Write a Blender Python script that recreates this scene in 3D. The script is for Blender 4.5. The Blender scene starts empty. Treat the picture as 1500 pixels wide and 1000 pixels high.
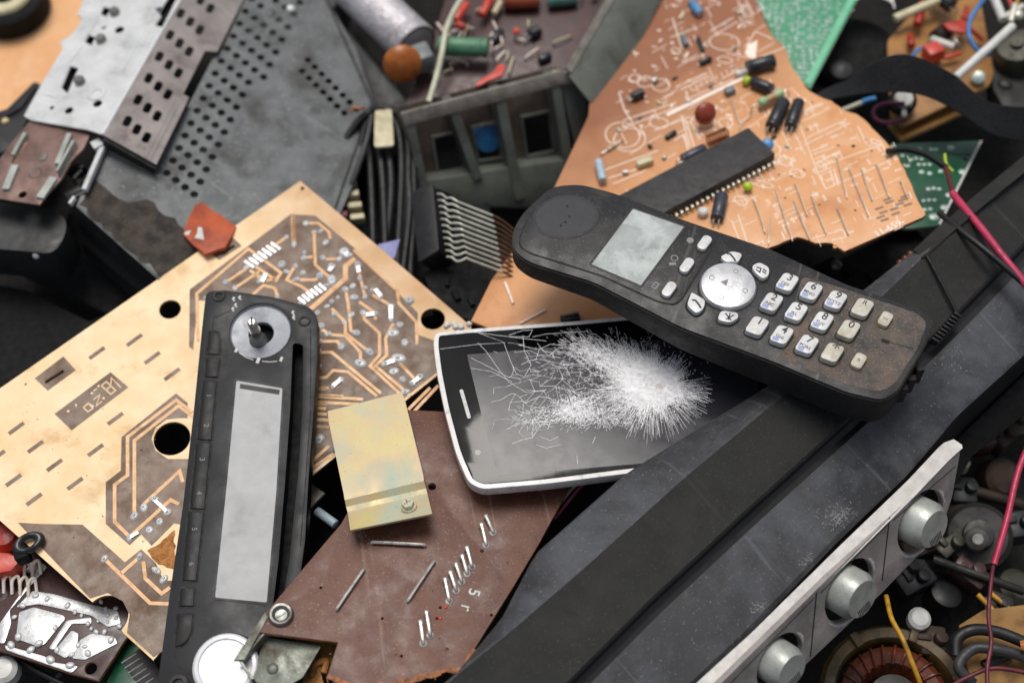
import bpy, bmesh, math, random
from mathutils import Vector, Matrix
from mathutils.geometry import delaunay_2d_cdt
R = math.radians
S = 0.01            # all coordinates below are centimetres; meshes are written in metres
rnd = random.Random(7)
scn = bpy.context.scene
col = scn.collection

# ------------------------------------------------------------------ camera
TILT = R(28); DIST = 52.0; LENS = 50.0
TGT = Vector((0, 0, 8))
CAM = TGT + DIST * Vector((0, -math.sin(TILT), math.cos(TILT)))
def ray(px, py):
    x = (px - 750) / 1500 * 36 / LENS; y = (500 - py) / 1500 * 36 / LENS
    c, s = math.cos(TILT), math.sin(TILT)
    return Vector((x, y * c + s, y * s - c))
def P3(px, py, z):
    d = ray(px, py); t = (z - CAM.z) / d.z
    return CAM + d * t
class Fr:
    """A local frame lying on a real plane: a, b, c are measured points of the thing with their heights."""
    def __init__(s, a, b, c, o=None):
        pa, pb, pc = P3(*a), P3(*b), P3(*c)
        s.x = (pb - pa).normalized(); s.n = s.x.cross(pc - pa).normalized()
        if s.n.dot(CAM - pa) < 0: s.n = -s.n
        s.y = s.n.cross(s.x); s.o = pa
        if o: s.o = s.w3(*s.uv(*o), 0)
    def uv(s, px, py, w=0):
        d = ray(px, py); t = (s.o + s.n * w - CAM).dot(s.n) / d.dot(s.n)
        r = CAM + d * t - s.o
        return (r.dot(s.x), r.dot(s.y))
    def w3(s, u, v, w=0): return s.o + s.x * u + s.y * v + s.n * w
    def loc(s, P):
        r = P - s.o; return Vector((r.dot(s.x), r.dot(s.y), r.dot(s.n)))
    def L(s, px, py, w=0):
        u, v = s.uv(px, py, w); return Vector((u, v, w))
    def pts(s, l, w=0): return [s.uv(p[0], p[1], w) for p in l]
    def ang(s, a, b):
        p, q = s.uv(*a), s.uv(*b); return math.atan2(q[1] - p[1], q[0] - p[0])
    def M(s):
        m = Matrix.Identity(4)
        for i in range(3):
            m[i][0] = s.x[i]; m[i][1] = s.y[i]; m[i][2] = s.n[i]; m[i][3] = s.o[i] * S
        return m
def flat(px, py, z):
    """horizontal frame at a point"""
    f = Fr((px, py, z), (px + 50, py, z), (px, py - 50, z)); return f

# ------------------------------------------------------------------ things
def tag(o, label=None, cat=None, group=None, kind=None):
    if label: o['label'] = label
    if cat: o['category'] = cat
    if group: o['group'] = group
    if kind: o['kind'] = kind
    return o
def thing(name, label, cat, fr, group=None):
    o = bpy.data.objects.new(name, None); col.objects.link(o)
    o.empty_display_size = 0.01; o.matrix_world = fr.M()
    return tag(o, label, cat, group)

# ------------------------------------------------------------------ mesh building
def smooth_path(pts, n=6):
    P = [Vector(p) for p in pts]
    if len(P) < 3: return P
    out = []
    Q = [P[0] * 2 - P[1]] + P + [P[-1] * 2 - P[-2]]
    for i in range(1, len(Q) - 2):
        a, b, c, d = Q[i - 1], Q[i], Q[i + 1], Q[i + 2]
        for k in range(n):
            t = k / n
            out.append(0.5 * ((2 * b) + (c - a) * t + (2 * a - 5 * b + 4 * c - d) * t * t + (3 * b - a - 3 * c + d) * t ** 3))
    out.append(P[-1]); return out
def circ(c, r, n=24, ry=None, rot=0, a0=0, a1=2 * math.pi):
    ry = ry or r; o = []
    full = abs(a1 - a0 - 2 * math.pi) < 1e-6
    for i in range(n if full else n + 1):
        a = a0 + (a1 - a0) * i / n
        x, y = r * math.cos(a), ry * math.sin(a)
        o.append((c[0] + x * math.cos(rot) - y * math.sin(rot), c[1] + x * math.sin(rot) + y * math.cos(rot)))
    return o
def rrect(c, w, h, r, rot=0, n=5):
    o = []
    for sx, sy, a in ((1, 1, 0), (-1, 1, 90), (-1, -1, 180), (1, -1, 270)):
        for k in range(n + 1):
            t = R(a + 90 * k / n)
            x = sx * (w / 2 - r) + r * math.cos(t); y = sy * (h / 2 - r) + r * math.sin(t)
            o.append((c[0] + x * math.cos(rot) - y * math.sin(rot), c[1] + x * math.sin(rot) + y * math.cos(rot)))
    return o
def round_poly(pts, r, n=4):
    """pts (u,v[,radius])"""
    o = []; N = len(pts)
    for i, p in enumerate(pts):
        rr = p[2] if len(p) > 2 else r
        a = Vector(pts[i - 1][:2]); b = Vector(p[:2]); c = Vector(pts[(i + 1) % N][:2])
        if rr <= 0: o.append(tuple(b)); continue
        d1 = (a - b); d2 = (c - b); t = min(rr, d1.length * .45, d2.length * .45)
        p1 = b + d1.normalized() * t; p2 = b + d2.normalized() * t
        for k in range(n + 1):
            s = k / n
            q = p1 * (1 - s) ** 2 + b * 2 * s * (1 - s) + p2 * s * s
            o.append(tuple(q))
    return o
def jag(pts, amp, step, seed=1, closed=False, keep=()):
    """roughen a broken edge; pts uv"""
    r = random.Random(seed); o = []
    N = len(pts)
    for i in range(N - (0 if closed else 1)):
        a = Vector(pts[i]); b = Vector(pts[(i + 1) % N]); L = (b - a).length
        n = max(1, int(L / step)); nrm = Vector((-(b - a).y, (b - a).x)).normalized()
        for k in range(n):
            q = a.lerp(b, k / n)
            if k and i not in keep: q = q + nrm * r.uniform(-amp, amp)
            o.append(tuple(q))
    if not closed: o.append(tuple(pts[-1]))
    return o
class MB:
    def __init__(s): s.bm = bmesh.new()
    def add(s, tb, mi=0, M=None):
        if M is not None: bmesh.ops.transform(tb, matrix=M, verts=tb.verts)
        if mi is not None:
            for f in tb.faces: f.material_index = mi
        me = bpy.data.meshes.new('t'); tb.to_mesh(me); tb.free()
        s.bm.from_mesh(me); bpy.data.meshes.remove(me); return s
    def box(s, c, size, rz=0, bev=0.02, mi=0, M=None, seg=2):
        tb = bmesh.new(); bmesh.ops.create_cube(tb, size=1)
        bmesh.ops.scale(tb, vec=size, verts=tb.verts)
        if bev > 0:
            b = min(bev, min(size) * .45)
            bmesh.ops.bevel(tb, geom=tb.edges[:], offset=b, segments=seg, profile=.5, affect='EDGES')
        X = Matrix.Translation(Vector(c)) @ Matrix.Rotation(rz, 4, 'Z')
        return s.add(tb, mi, X if M is None else M @ X)
    def cyl(s, p0, p1, r0, r1=None, seg=20, bev=0.0, mi=0, caps=True):
        p0, p1 = Vector(p0), Vector(p1); r1 = r0 if r1 is None else r1
        L = (p1 - p0).length
        prof = [(r0, 0), (r1, L)] if bev <= 0 else [(r0 - bev, 0), (r0 - bev * .3, bev * .3), (r0, bev), (r1, L - bev), (r1 - bev * .3, L - bev * .3), (r1 - bev, L)]
        return s.lathe(prof, p0, p1 - p0, seg, mi, caps)
    def lathe(s, prof, p0, axis, seg=24, mi=0, caps=True, mis=None):
        tb = bmesh.new(); p0 = Vector(p0); q = Vector(axis).normalized().to_track_quat('Z', 'Y').to_matrix()
        rings = []
        for r, z in prof:
            rings.append([tb.verts.new(p0 + q @ Vector((r * math.cos(2 * math.pi * i / seg), r * math.sin(2 * math.pi * i / seg), z))) for i in range(seg)])
        for k in range(len(rings) - 1):
            for i in range(seg):
                f = tb.faces.new((rings[k][i], rings[k][(i + 1) % seg], rings[k + 1][(i + 1) % seg], rings[k + 1][i]))
                f.material_index = mis[k] if mis else mi
        if caps:
            f = tb.faces.new(rings[0][::-1]); f.material_index = mis[0] if mis else mi
            f = tb.faces.new(rings[-1]); f.material_index = mis[-1] if mis else mi
        return s.add(tb, None)
    def tube(s, pts, r, seg=8, mi=0, sm=6, r_end=None):
        P = smooth_path(pts, sm) if sm else [Vector(p) for p in pts]
        tb = bmesh.new(); rings = []; up = None
        for i, p in enumerate(P):
            t = (P[min(i + 1, len(P) - 1)] - P[max(i - 1, 0)]).normalized()
            if up is None: up = t.orthogonal().normalized()
            up = (up - t * up.dot(t)).normalized(); sd = t.cross(up)
            rr = r if r_end is None else r + (r_end - r) * i / (len(P) - 1)
            rings.append([tb.verts.new(p + (up * math.cos(2 * math.pi * k / seg) + sd * math.sin(2 * math.pi * k / seg)) * rr) for k in range(seg)])
        for a, b in zip(rings, rings[1:]):
            for k in range(seg): tb.faces.new((a[k], a[(k + 1) % seg], b[(k + 1) % seg], b[k]))
        tb.faces.new(rings[0][::-1]); tb.faces.new(rings[-1])
        return s.add(tb, mi)
    def plate(s, outline, w0, w1, holes=(), bev=0.0, mi=0, bot=False, M=None, side=None):
        co = []; ed = []
        for lp in [outline] + list(holes):
            n0 = len(co); co += [Vector((p[0], p[1])) for p in lp]; ed += [(n0 + i, n0 + (i + 1) % len(lp)) for i in range(len(lp))]
        vo, eo, fo_, _a, _b, _c = delaunay_2d_cdt(co, ed, [], 0, 1e-5)
        def inside(x, y):       # even-odd rule over outline and holes
            c_ = False
            for i_, j_ in ed:
                p_, q_ = co[i_], co[j_]
                if (p_.y > y) != (q_.y > y) and x < (q_.x - p_.x) * (y - p_.y) / (q_.y - p_.y) + p_.x: c_ = not c_
            return c_
        fo_ = [f for f in fo_ if inside(sum(vo[i].x for i in f) / 3, sum(vo[i].y for i in f) / 3)]
        tb = bmesh.new(); lo_, hi_ = min(w0, w1), max(w0, w1)
        VT = [tb.verts.new((v.x, v.y, hi_)) for v in vo]; VB = [tb.verts.new((v.x, v.y, lo_)) for v in vo]; cnt = {}
        for f in fo_:
            if sum(vo[f[i - 1]].x * vo[f[i]].y - vo[f[i]].x * vo[f[i - 1]].y for i in range(3)) < 0: f = f[::-1]
            tb.faces.new([VT[i] for i in f]); tb.faces.new([VB[i] for i in reversed(f)])
            for i in range(3): cnt[(f[i - 1], f[i])] = 1
        for (i, j) in cnt:
            if (j, i) not in cnt: tb.faces.new((VT[j], VT[i], VB[i], VB[j]))
        bmesh.ops.delete(tb, geom=[v for v in tb.verts if not v.link_faces], context='VERTS')
        if bev > 0:
            wt = max(w0, w1) - 1e-4; wb = min(w0, w1) + 1e-4
            es = [e for e in tb.edges if len(e.link_faces) == 2 and e.calc_face_angle(0) > 1.0 and
                  ((e.verts[0].co.z > wt and e.verts[1].co.z > wt) or (bot and e.verts[0].co.z < wb and e.verts[1].co.z < wb))]
            bmesh.ops.bevel(tb, geom=es, offset=bev, segments=2, profile=.5, affect='EDGES', clamp_overlap=True)
        for f in tb.faces: f.material_index = mi if (side is None or abs(f.normal.z) > .5) else side
        if M is not None: bmesh.ops.transform(tb, matrix=M, verts=tb.verts)
        return s.add(tb, None)
    def strip(s, pts, w, z, h=0.015, mi=0, wend=None):
        """flat raised strip along a polyline of (u,v)"""
        P = [Vector(p[:2]) for p in pts]; tb = bmesh.new(); n = len(P); Lr = []
        for i in range(n):
            d1 = (P[i] - P[i - 1]).normalized() if i else (P[1] - P[0]).normalized()
            d2 = (P[i + 1] - P[i]).normalized() if i < n - 1 else d1
            b = (d1 + d2)
            b = b.normalized() if b.length > 1e-6 else d1
            nn = Vector((-b.y, b.x)); k = 1 / max(.5, nn.dot(Vector((-d1.y, d1.x))))
            ww = w if wend is None else w + (wend - w) * i / (n - 1)
            o = nn * ww / 2 * k
            Lr.append([tb.verts.new((P[i].x + sg * o.x, P[i].y + sg * o.y, zz)) for sg, zz in ((1, z), (1, z + h), (-1, z + h), (-1, z))])
        for a, b in zip(Lr, Lr[1:]):
            for k in range(3): tb.faces.new((a[k], b[k], b[k + 1], a[k + 1]))
        tb.faces.new((Lr[0][0], Lr[0][1], Lr[0][2], Lr[0][3])); tb.faces.new((Lr[-1][3], Lr[-1][2], Lr[-1][1], Lr[-1][0]))
        bmesh.ops.recalc_face_normals(tb, faces=tb.faces)
        return s.add(tb, mi)
    def dome(s, c, r, h, seg=12, mi=0, sx=1, rot=0, peak=0):
        tb = bmesh.new(); rings = []
        for k in range(5):
            a = k / 5 * math.pi / 2; rr = r * math.cos(a) ** (1 + peak)
            ring = []
            for i in range(seg):
                t = 2 * math.pi * i / seg; x = rr * math.cos(t) * sx; y = rr * math.sin(t)
                ring.append(tb.verts.new((c[0] + x * math.cos(rot) - y * math.sin(rot), c[1] + x * math.sin(rot) + y * math.cos(rot), c[2] + h * math.sin(a))))
            rings.append(ring)
        top = tb.verts.new((c[0], c[1], c[2] + h))
        for a, b in zip(rings, rings[1:]):
            for i in range(seg): tb.faces.new((a[i], a[(i + 1) % seg], b[(i + 1) % seg], b[i]))
        for i in range(seg): tb.faces.new((rings[-1][i], rings[-1][(i + 1) % seg], top))
        return s.add(tb, mi)
    def mesh(s, vs, fs, mi=0, mis=None, rec=True):
        tb = bmesh.new(); V = [tb.verts.new(v) for v in vs]
        for k, f in enumerate(fs):
            F = tb.faces.new([V[i] for i in f]); F.material_index = mis[k] if mis else mi
        if rec: bmesh.ops.recalc_face_normals(tb, faces=tb.faces)
        return s.add(tb, None)
    def text(s, txt, pos, size, rot=0, h=0.006, mi=0, sx=1, align='CENTER', M=None, bold=0):
        cu = bpy.data.curves.new('t', 'FONT'); cu.body = txt; cu.size = size; cu.align_x = align; cu.align_y = 'CENTER'
        cu.offset = bold
        ob = bpy.data.objects.new('t', cu); me = bpy.data.meshes.new_from_object(ob)
        tb = bmesh.new(); tb.from_mesh(me)
        bpy.data.objects.remove(ob); bpy.data.curves.remove(cu); bpy.data.meshes.remove(me)
        X = Matrix.Translation(Vector(pos)) @ Matrix.Rotation(rot, 4, 'Z') @ Matrix.Diagonal((sx, 1, 1, 1))
        return s.add(tb, mi, X if M is None else M @ X)
    def build(s, name, mats, parent=None, fr=None, ang=38, warp=0, kind=None):
        bmesh.ops.scale(s.bm, vec=(S, S, S), verts=s.bm.verts)
        me = bpy.data.meshes.new(name); s.bm.to_mesh(me); s.bm.free()
        for m in (mats if isinstance(mats, (list, tuple)) else [mats]): me.materials.append(m)
        me.shade_smooth(); me.set_sharp_from_angle(angle=R(ang))
        o = bpy.data.objects.new(name, me); col.objects.link(o)
        if parent is not None: o.parent = parent
        elif fr is not None: o.matrix_world = fr.M()
        if kind: o['kind'] = kind
        return o
def copy_part(src, parent, loc, rz=0, sc=(1, 1, 1), name=None):
    c = src.copy(); col.objects.link(c); c.parent = parent
    c.location = (loc[0] * S, loc[1] * S, loc[2] * S); c.rotation_euler = (0, 0, rz); c.scale = sc
    return c

# ------------------------------------------------------------------ materials
def lin(h):
    if isinstance(h, (tuple, list)): return (*h[:3], 1)
    h = h.lstrip('#'); v = [int(h[i:i + 2], 16) / 255 for i in (0, 2, 4)]
    return (*[c / 12.92 if c <= .04045 else ((c + .055) / 1.055) ** 2.4 for c in v], 1)
def mat(name, c1, c2=None, rough=.5, metal=0, vs=1.0, rvar=.12, bump=.15, bs=12, grime=None, gam=.0, gs=.8,
        speck=None, sam=.0, ss=14, spec=.5, coat=0, crough=.05, detail=6, scr=0, aniso=0, trans=0, ior=1.5, bdist=.01):
    """c1/c2 base colours mixed by a broad noise (vs per cm), grime = second patchy layer, speck = fine dust, scr = scratches"""
    m = bpy.data.materials.new(name); m.use_nodes = True; nt = m.node_tree; N = nt.nodes; K = nt.links.new
    b = N['Principled BSDF']; tc = N.new('ShaderNodeTexCoord'); mp = N.new('ShaderNodeMapping')
    mp.inputs['Scale'].default_value = (100, 100, 100); K(tc.outputs['Object'], mp.inputs[0])
    def noise(sc, det=detail, ro=.6, dist=0):
        n = N.new('ShaderNodeTexNoise'); n.inputs['Scale'].default_value = sc; n.inputs['Detail'].default_value = det
        n.inputs['Roughness'].default_value = ro; n.inputs['Distortion'].default_value = dist; K(mp.outputs[0], n.inputs[0]); return n.outputs['Fac']
    def ramp(src, a, b_):
        r = N.new('ShaderNodeMapRange'); r.inputs[1].default_value = a; r.inputs[2].default_value = b_; K(src, r.inputs[0]); return r.outputs[0]
    def mix(f, A, B):
        x = N.new('ShaderNodeMix'); x.data_type = 'RGBA'
        if isinstance(f, float): x.inputs[0].default_value = f
        else: K(f, x.inputs[0])
        for k, v in ((6, A), (7, B)):
            if isinstance(v, tuple): x.inputs[k].default_value = v
            else: K(v, x.inputs[k])
        return x.outputs[2]
    def mul(a, k):
        x = N.new('ShaderNodeMath'); x.operation = 'MULTIPLY'; K(a, x.inputs[0]); x.inputs[1].default_value = k; return x.outputs[0]
    A = lin(c1); B = lin(c2) if c2 else tuple(v * .8 for v in A[:3]) + (1,)
    cur = mix(ramp(noise(vs), .35, .65), A, B); rg = ramp(noise(vs * 3.1, 4), .3, .7)
    gm = None
    if gam > 0:
        gm = mul(ramp(noise(gs, 8, .68, .3), .58 - gam * .25, .72 - gam * .1), min(1, .5 + gam)); cur = mix(gm, cur, lin(grime or '#2a2018'))
    if sam > 0:
        sm = mul(ramp(noise(ss, 3, .7), .66 - sam * .12, .74 - sam * .1), .75); cur = mix(sm, cur, lin(speck or '#a09888'))
    if scr > 0:
        mp2 = N.new('ShaderNodeMapping'); mp2.inputs['Scale'].default_value = (300, 12, 30); mp2.inputs['Rotation'].default_value = (0, 0, .7); K(tc.outputs['Object'], mp2.inputs[0])
        n2 = N.new('ShaderNodeTexNoise'); n2.inputs['Scale'].default_value = 1; n2.inputs['Detail'].default_value = 5; n2.inputs['Distortion'].default_value = .4; K(mp2.outputs[0], n2.inputs[0])
        sm = mul(ramp(n2.outputs['Fac'], .64, .74), scr); cur = mix(sm, cur, lin(speck or '#9a9a98'))
    K(cur, b.inputs['Base Color'])
    r = N.new('ShaderNodeMapRange'); K(rg, r.inputs[0]); r.inputs[3].default_value = max(.02, rough - rvar); r.inputs[4].default_value = min(1, rough + rvar)
    ro = r.outputs[0]
    if gm is not None:
        x = N.new('ShaderNodeMix'); K(gm, x.inputs[0]); K(ro, x.inputs[2]); x.inputs[3].default_value = max(.75, rough); ro = x.outputs[0]
    K(ro, b.inputs['Roughness'])
    b.inputs['Metallic'].default_value = metal; b.inputs['Specular IOR Level'].default_value = spec
    b.inputs['Coat Weight'].default_value = coat; b.inputs['Coat Roughness'].default_value = crough
    b.inputs['Transmission Weight'].default_value = trans; b.inputs['IOR'].default_value = ior
    if bump > 0:
        bp = N.new('ShaderNodeBump'); bp.inputs['Strength'].default_value = bump; bp.inputs['Distance'].default_value = bdist * S * 3
        K(noise(bs, 4, .65), bp.inputs['Height']); K(bp.outputs[0], b.inputs['Normal'])
    return m
M = {}
def dm(k, *a, **w): M[k] = mat(k, *a, **w)
dm('tan_copper', '#f6dab0', '#efc78f', rough=.45, vs=.35, gam=.15, grime='#c89a62', gs=.5, speck='#7c5a38', sam=.06, ss=9, bump=.08)
dm('tan_edge', '#a8845a', '#7d5f40', rough=.7, vs=3)
dm('brown_resist', '#7d6450', '#67503e', rough=.45, vs=.5, gam=.3, grime='#573c26', gs=.6, sam=.14, speck='#b09a82', ss=12)
dm('trace_tan', '#dca267', '#e8b981', rough=.4, vs=1.2, gam=.15, grime='#8a5a2c', gs=1.2)
dm('solder', '#dcdddd', '#bfc1c3', rough=.3, metal=.3, vs=4, rvar=.12, bump=.3, bs=20, gam=.08, grime='#7a6a58', gs=3)
dm('blister_copper', '#d89a58', '#a8662c', rough=.4, vs=3, bump=1, bs=9, sam=.2, speck='#f2c890', ss=8, bdist=.05)
dm('black_plastic', '#1d1d20', '#141416', rough=.42, vs=1.2, gam=.15, grime='#332e28', gs=1.0, sam=.2, speck='#4c4843', ss=16, bump=.2, bs=25)
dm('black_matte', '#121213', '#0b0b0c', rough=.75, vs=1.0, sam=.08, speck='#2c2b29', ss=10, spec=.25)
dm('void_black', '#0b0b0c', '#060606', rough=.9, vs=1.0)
dm('faceplate', '#28292c', '#202124', rough=.42, vs=.25, sam=.1, speck='#6a655e', ss=18, bump=.05, bs=30, gam=.15, grime='#363432', gs=.7, spec=.22)
dm('faceplate_dark', '#121214', '#0c0c0e', rough=.42, vs=.3, sam=.06, speck='#4c4844', ss=16, spec=.2)
dm('lcd_grey', '#afafae', '#a2a2a2', rough=.5, vs=.6, bump=.02, sam=.05, speck='#85858a', ss=9, rvar=.06, gam=.1, grime='#949494', gs=.5)
dm('print_white', '#d8d8d4', '#bdbdb8', rough=.6, vs=8)
dm('print_grey', '#8b8b8b', '#757575', rough=.6, vs=8)
dm('print_black', '#24242a', '#2e2e33', rough=.6, vs=8)
dm('print_blue', '#8d9bc9', '#a3aed2', rough=.6, vs=8)
dm('silver_paint', '#9a9da4', '#888b92', rough=.45, metal=.15, vs=.8, sam=.08, speck='#5b5b5b', ss=10, gam=.15, grime='#77777a', gs=.8)
dm('bright_white', '#e9e9ec', '#dcdce0', rough=.18, vs=1, coat=.5)
dm('phone_white', '#e8e6e4', '#d8d5d2', rough=.28, vs=1.5, gam=.08, grime='#8a7c6c', gs=2, coat=.4, bump=.02)
dm('phone_glass', '#060607', '#08080a', rough=.07, rvar=.03, vs=.6, sam=.08, speck='#2a2a2e', ss=9, bump=.01, spec=.35)
dm('phone_display', '#2a2a31', '#26262d', rough=.13, rvar=.05, vs=.5, sam=.06, speck='#40404a', ss=8, bump=.01, spec=.36)
dm('crack_white', '#ffffff', '#e6e6ea', rough=.5, vs=6, bump=0)
dm('crack_dust', '#cfcfd3', '#a9a9b0', rough=.7, vs=6, bump=0)
dm('rust_spot', '#cfc3b6', '#ab9680', rough=.8, vs=6)
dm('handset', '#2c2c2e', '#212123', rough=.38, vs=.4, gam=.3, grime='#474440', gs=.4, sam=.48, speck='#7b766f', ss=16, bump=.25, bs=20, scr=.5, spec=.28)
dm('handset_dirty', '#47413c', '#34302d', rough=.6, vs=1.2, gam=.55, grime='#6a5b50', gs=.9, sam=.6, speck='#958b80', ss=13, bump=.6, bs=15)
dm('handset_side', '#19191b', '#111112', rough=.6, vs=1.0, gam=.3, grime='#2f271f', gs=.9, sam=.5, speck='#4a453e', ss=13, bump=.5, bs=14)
dm('groove', '#0c0c0d', '#080808', rough=.7)
dm('handset_disc', '#1a1a1f', '#141418', rough=.07, rvar=.04, vs=1, sam=.12, speck='#4c4c50', ss=14, spec=.7, coat=.6)
dm('handset_lcd', '#8f9694', '#a9b0ae', rough=.2, vs=.9, gam=.35, grime='#c3c9c8', gs=.7, coat=.5, bump=.03)
dm('key_white', '#dcdcdc', '#c9c9c8', rough=.35, vs=2, gam=.18, grime='#a89f8e', gs=1.6, sam=.15, speck='#b3a68f', ss=16)
dm('key_dirty', '#cfccc0', '#b8b3a2', rough=.45, vs=2, gam=.4, grime='#a3967c', gs=1.5, sam=.2, speck='#7f6f54', ss=14)
dm('nav_silver', '#cfd0d2', '#bfc0c3', rough=.3, metal=.35, vs=1, sam=.12, speck='#8e8e90', ss=16)
dm('mud', '#6a563c', '#4f3f2c', rough=.9, vs=3, bump=.8, bs=10)
dm('maroon_board', '#67402f', '#563226', rough=.48, vs=.45, gam=.4, grime='#7c5848', gs=.4, sam=.34, speck='#b39a8a', ss=10, bump=.3, bs=9, scr=.3)
dm('maroon_dark', '#4a2f2e', '#3a2626', rough=.4, vs=.8, gam=.2, grime='#6a4b45', gs=.9, sam=.1, speck='#8a7068', ss=10)
dm('board_rim', '#b87a4a', '#6a432a', rough=.75, vs=3, bump=.6, bs=10)
dm('wire_steel', '#d6d3d0', '#a5a09b', rough=.35, metal=.45, vs=4, rvar=.15)
dm('dull_steel', '#9a9a96', '#74736e', rough=.42, metal=.85, vs=1.5, gam=.35, grime='#5c5148', gs=1.2, bump=.2)
dm('chassis_silver', '#dcdddd', '#c2c4c5', rough=.42, metal=.15, vs=.7, gam=.15, grime='#96968f', gs=.8, sam=.12, speck='#77767a', ss=8, bump=.2, bs=5, scr=.2)
dm('chassis_strip', '#968e8b', '#7c7572', rough=.42, metal=.3, vs=.7, gam=.25, grime='#5b504b', gs=.8, sam=.1, speck='#b8b2ae', ss=8)
dm('chassis_grey', '#5f6264', '#4c4f51', rough=.5, metal=.1, vs=.5, gam=.35, grime='#3c3c37', gs=.5, sam=.38, speck='#94989a', ss=5, bump=.3, bs=6, scr=.3)
dm('chassis_dirt', '#4a423a', '#2c2621', rough=.85, vs=1.2, gam=.4, grime='#1e1a17', gs=1.2, sam=.2, speck='#6b6459', ss=8, bump=.7, bs=9)
dm('chassis_dark', '#2a2c2e', '#1e2021', rough=.5, metal=.1, vs=.8, gam=.25, grime='#35322e', gs=.7, sam=.15, speck='#4c4a46', ss=12)
dm('mech_brown', '#8c7066', '#6d564f', rough=.42, metal=.25, vs=1.0, gam=.3, grime='#523831', gs=1.2, sam=.14, speck='#b89a90', ss=8)
dm('zinc_yellow', '#cfc288', '#cfae8c', rough=.42, metal=.1, vs=.45, gam=.5, grime='#aebfae', gs=.35, sam=.2, speck='#6a6142', ss=10, bump=.05)
dm('frame_shaded', '#2a2a29', '#212120', rough=.55, vs=.3, gam=.3, grime='#383736', gs=.3, sam=.34, speck='#575553', ss=12, bump=.35, bs=26, scr=.22, spec=.25)  # shaded copy of the frame plastic, darker for the face beyond the ridge
dm('frame_lit', '#3d3e42', '#303134', rough=.45, vs=.3, gam=.5, grime='#595b60', gs=.28, sam=.36, speck='#7c7d82', ss=10, bump=.35, bs=24, scr=.4, spec=.3)  # lit copy of the same plastic, sky light mixed into its colour
dm('frame_side', '#1a1a1c', '#121213', rough=.6, vs=.8, sam=.2, speck='#3a3836', ss=10)
dm('knob_panel', '#a29b97', '#8d8683', rough=.55, metal=.1, vs=.9, gam=.25, grime='#6f6763', gs=1, sam=.2, speck='#c4c0be', ss=9)
dm('knob_rim', '#cfcbc6', '#b5b1ad', rough=.5, metal=.2, vs=2, sam=.15, speck='#8c8782', ss=12, bump=.2)
dm('knob_metal', '#b9bcb6', '#9fa39c', rough=.38, metal=.35, vs=1.2, gam=.25, grime='#7a7e74', gs=1.2, sam=.14, speck='#6a6d66', ss=10, bump=.25)
dm('chipped_paint', '#b3b1b6', '#c8c5c4', rough=.6, vs=5)
dm('orange_board', '#e0a878', '#d39663', rough=.45, vs=.4, gam=.15, grime='#b8774a', gs=.4, sam=.1, speck='#8e5f3c', ss=8, bump=.1)
dm('orange_deep', '#a2633e', '#8a4c2c', rough=.5, vs=.5, gam=.3, grime='#6b3d28', gs=.5)
dm('silk_white', '#fbeee0', '#efdccb', rough=.6, vs=5)
dm('hole_dark', '#4c2616', '#351a10', rough=.8)
dm('smudge', '#8c7160', '#7a6150', rough=.6, vs=4)
dm('ic_black', '#323132', '#252425', rough=.62, vs=1.0, gam=.3, grime='#44403e', gs=1.2, sam=.25, speck='#6d6864', ss=12, bump=.3, bs=20)
dm('cap_black', '#2a2c31', '#1f2125', rough=.3, vs=2, sam=.1, speck='#5c5c60', ss=10)
dm('cap_navy', '#3b3f4c', '#2e313c', rough=.35, vs=2, sam=.1, speck='#6c6c74', ss=10)
dm('cap_grey', '#7f8587', '#666b6d', rough=.4, vs=2)
dm('ceramic_blue', '#5e96c4', '#4a82b4', rough=.3, vs=2)
dm('ceramic_red', '#96412c', '#7e3324', rough=.35, vs=2)
dm('coral_red', '#d65443', '#b8382c', rough=.4, vs=2, sam=.06, speck='#8a5a50', ss=8)
dm('bright_red', '#b7321e', '#8f2416', rough=.4, vs=2)
dm('ceramic_orange', '#b46a2a', '#8f4a18', rough=.4, vs=1.4, bump=.2)
dm('lime', '#b4c82a', '#93aa1e', rough=.4, vs=2)
dm('resistor_green', '#a9c295', '#8fae7e', rough=.4, vs=2)
dm('cap_green', '#5f8f70', '#3f7050', rough=.45, vs=1.2, sam=.2, speck='#a8b8a8', ss=8)
dm('cap_teal', '#6c9a90', '#568278', rough=.45, vs=1.2)
dm('cap_salmon', '#b4583c', '#94432c', rough=.45, vs=1.2, gam=.2, grime='#6a3a2c')
dm('copper_coil', '#b87446', '#8c4f2a', rough=.4, metal=.5, vs=3)
dm('cream', '#d8cfae', '#bfb48e', rough=.55, vs=2, gam=.15, grime='#8d8265')
dm('white_plastic', '#dcdcd8', '#c6c5bf', rough=.45, vs=1.5, gam=.12, grime='#9c968a', gs=1)
dm('pale_blue', '#b9cbd6', '#9db3c2', rough=.4, vs=2)
dm('cap_alu', '#d2ced2', '#b5b1b5', rough=.38, metal=.35, vs=.5, gam=.15, grime='#8c8888', gs=.7, bump=.5, bs=3, bdist=.08)
dm('tin_grey', '#6c7068', '#585c55', rough=.5, metal=.15, vs=.6, gam=.3, grime='#45443d', gs=.7, sam=.2, speck='#a2a298', ss=9, bump=.3, bs=8)
dm('tin_brown', '#5c5046', '#443a32', rough=.6, metal=.1, vs=.7, gam=.35, grime='#2f2923', gs=.9, sam=.12, speck='#857a6e', ss=9)
dm('tin_rim', '#948e86', '#77726a', rough=.5, metal=.2, vs=2, gam=.3, grime='#57524b', sam=.2, speck='#c0bab2', ss=10)
dm('green_board', '#3f8a66', '#4f9a76', rough=.45, vs=.6)
dm('green_pale', '#7cc5a0', '#68b48e', rough=.5, vs=.6)
dm('green_dark', '#155a3c', '#0f4a30', rough=.35, vs=.6, coat=.3)
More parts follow.
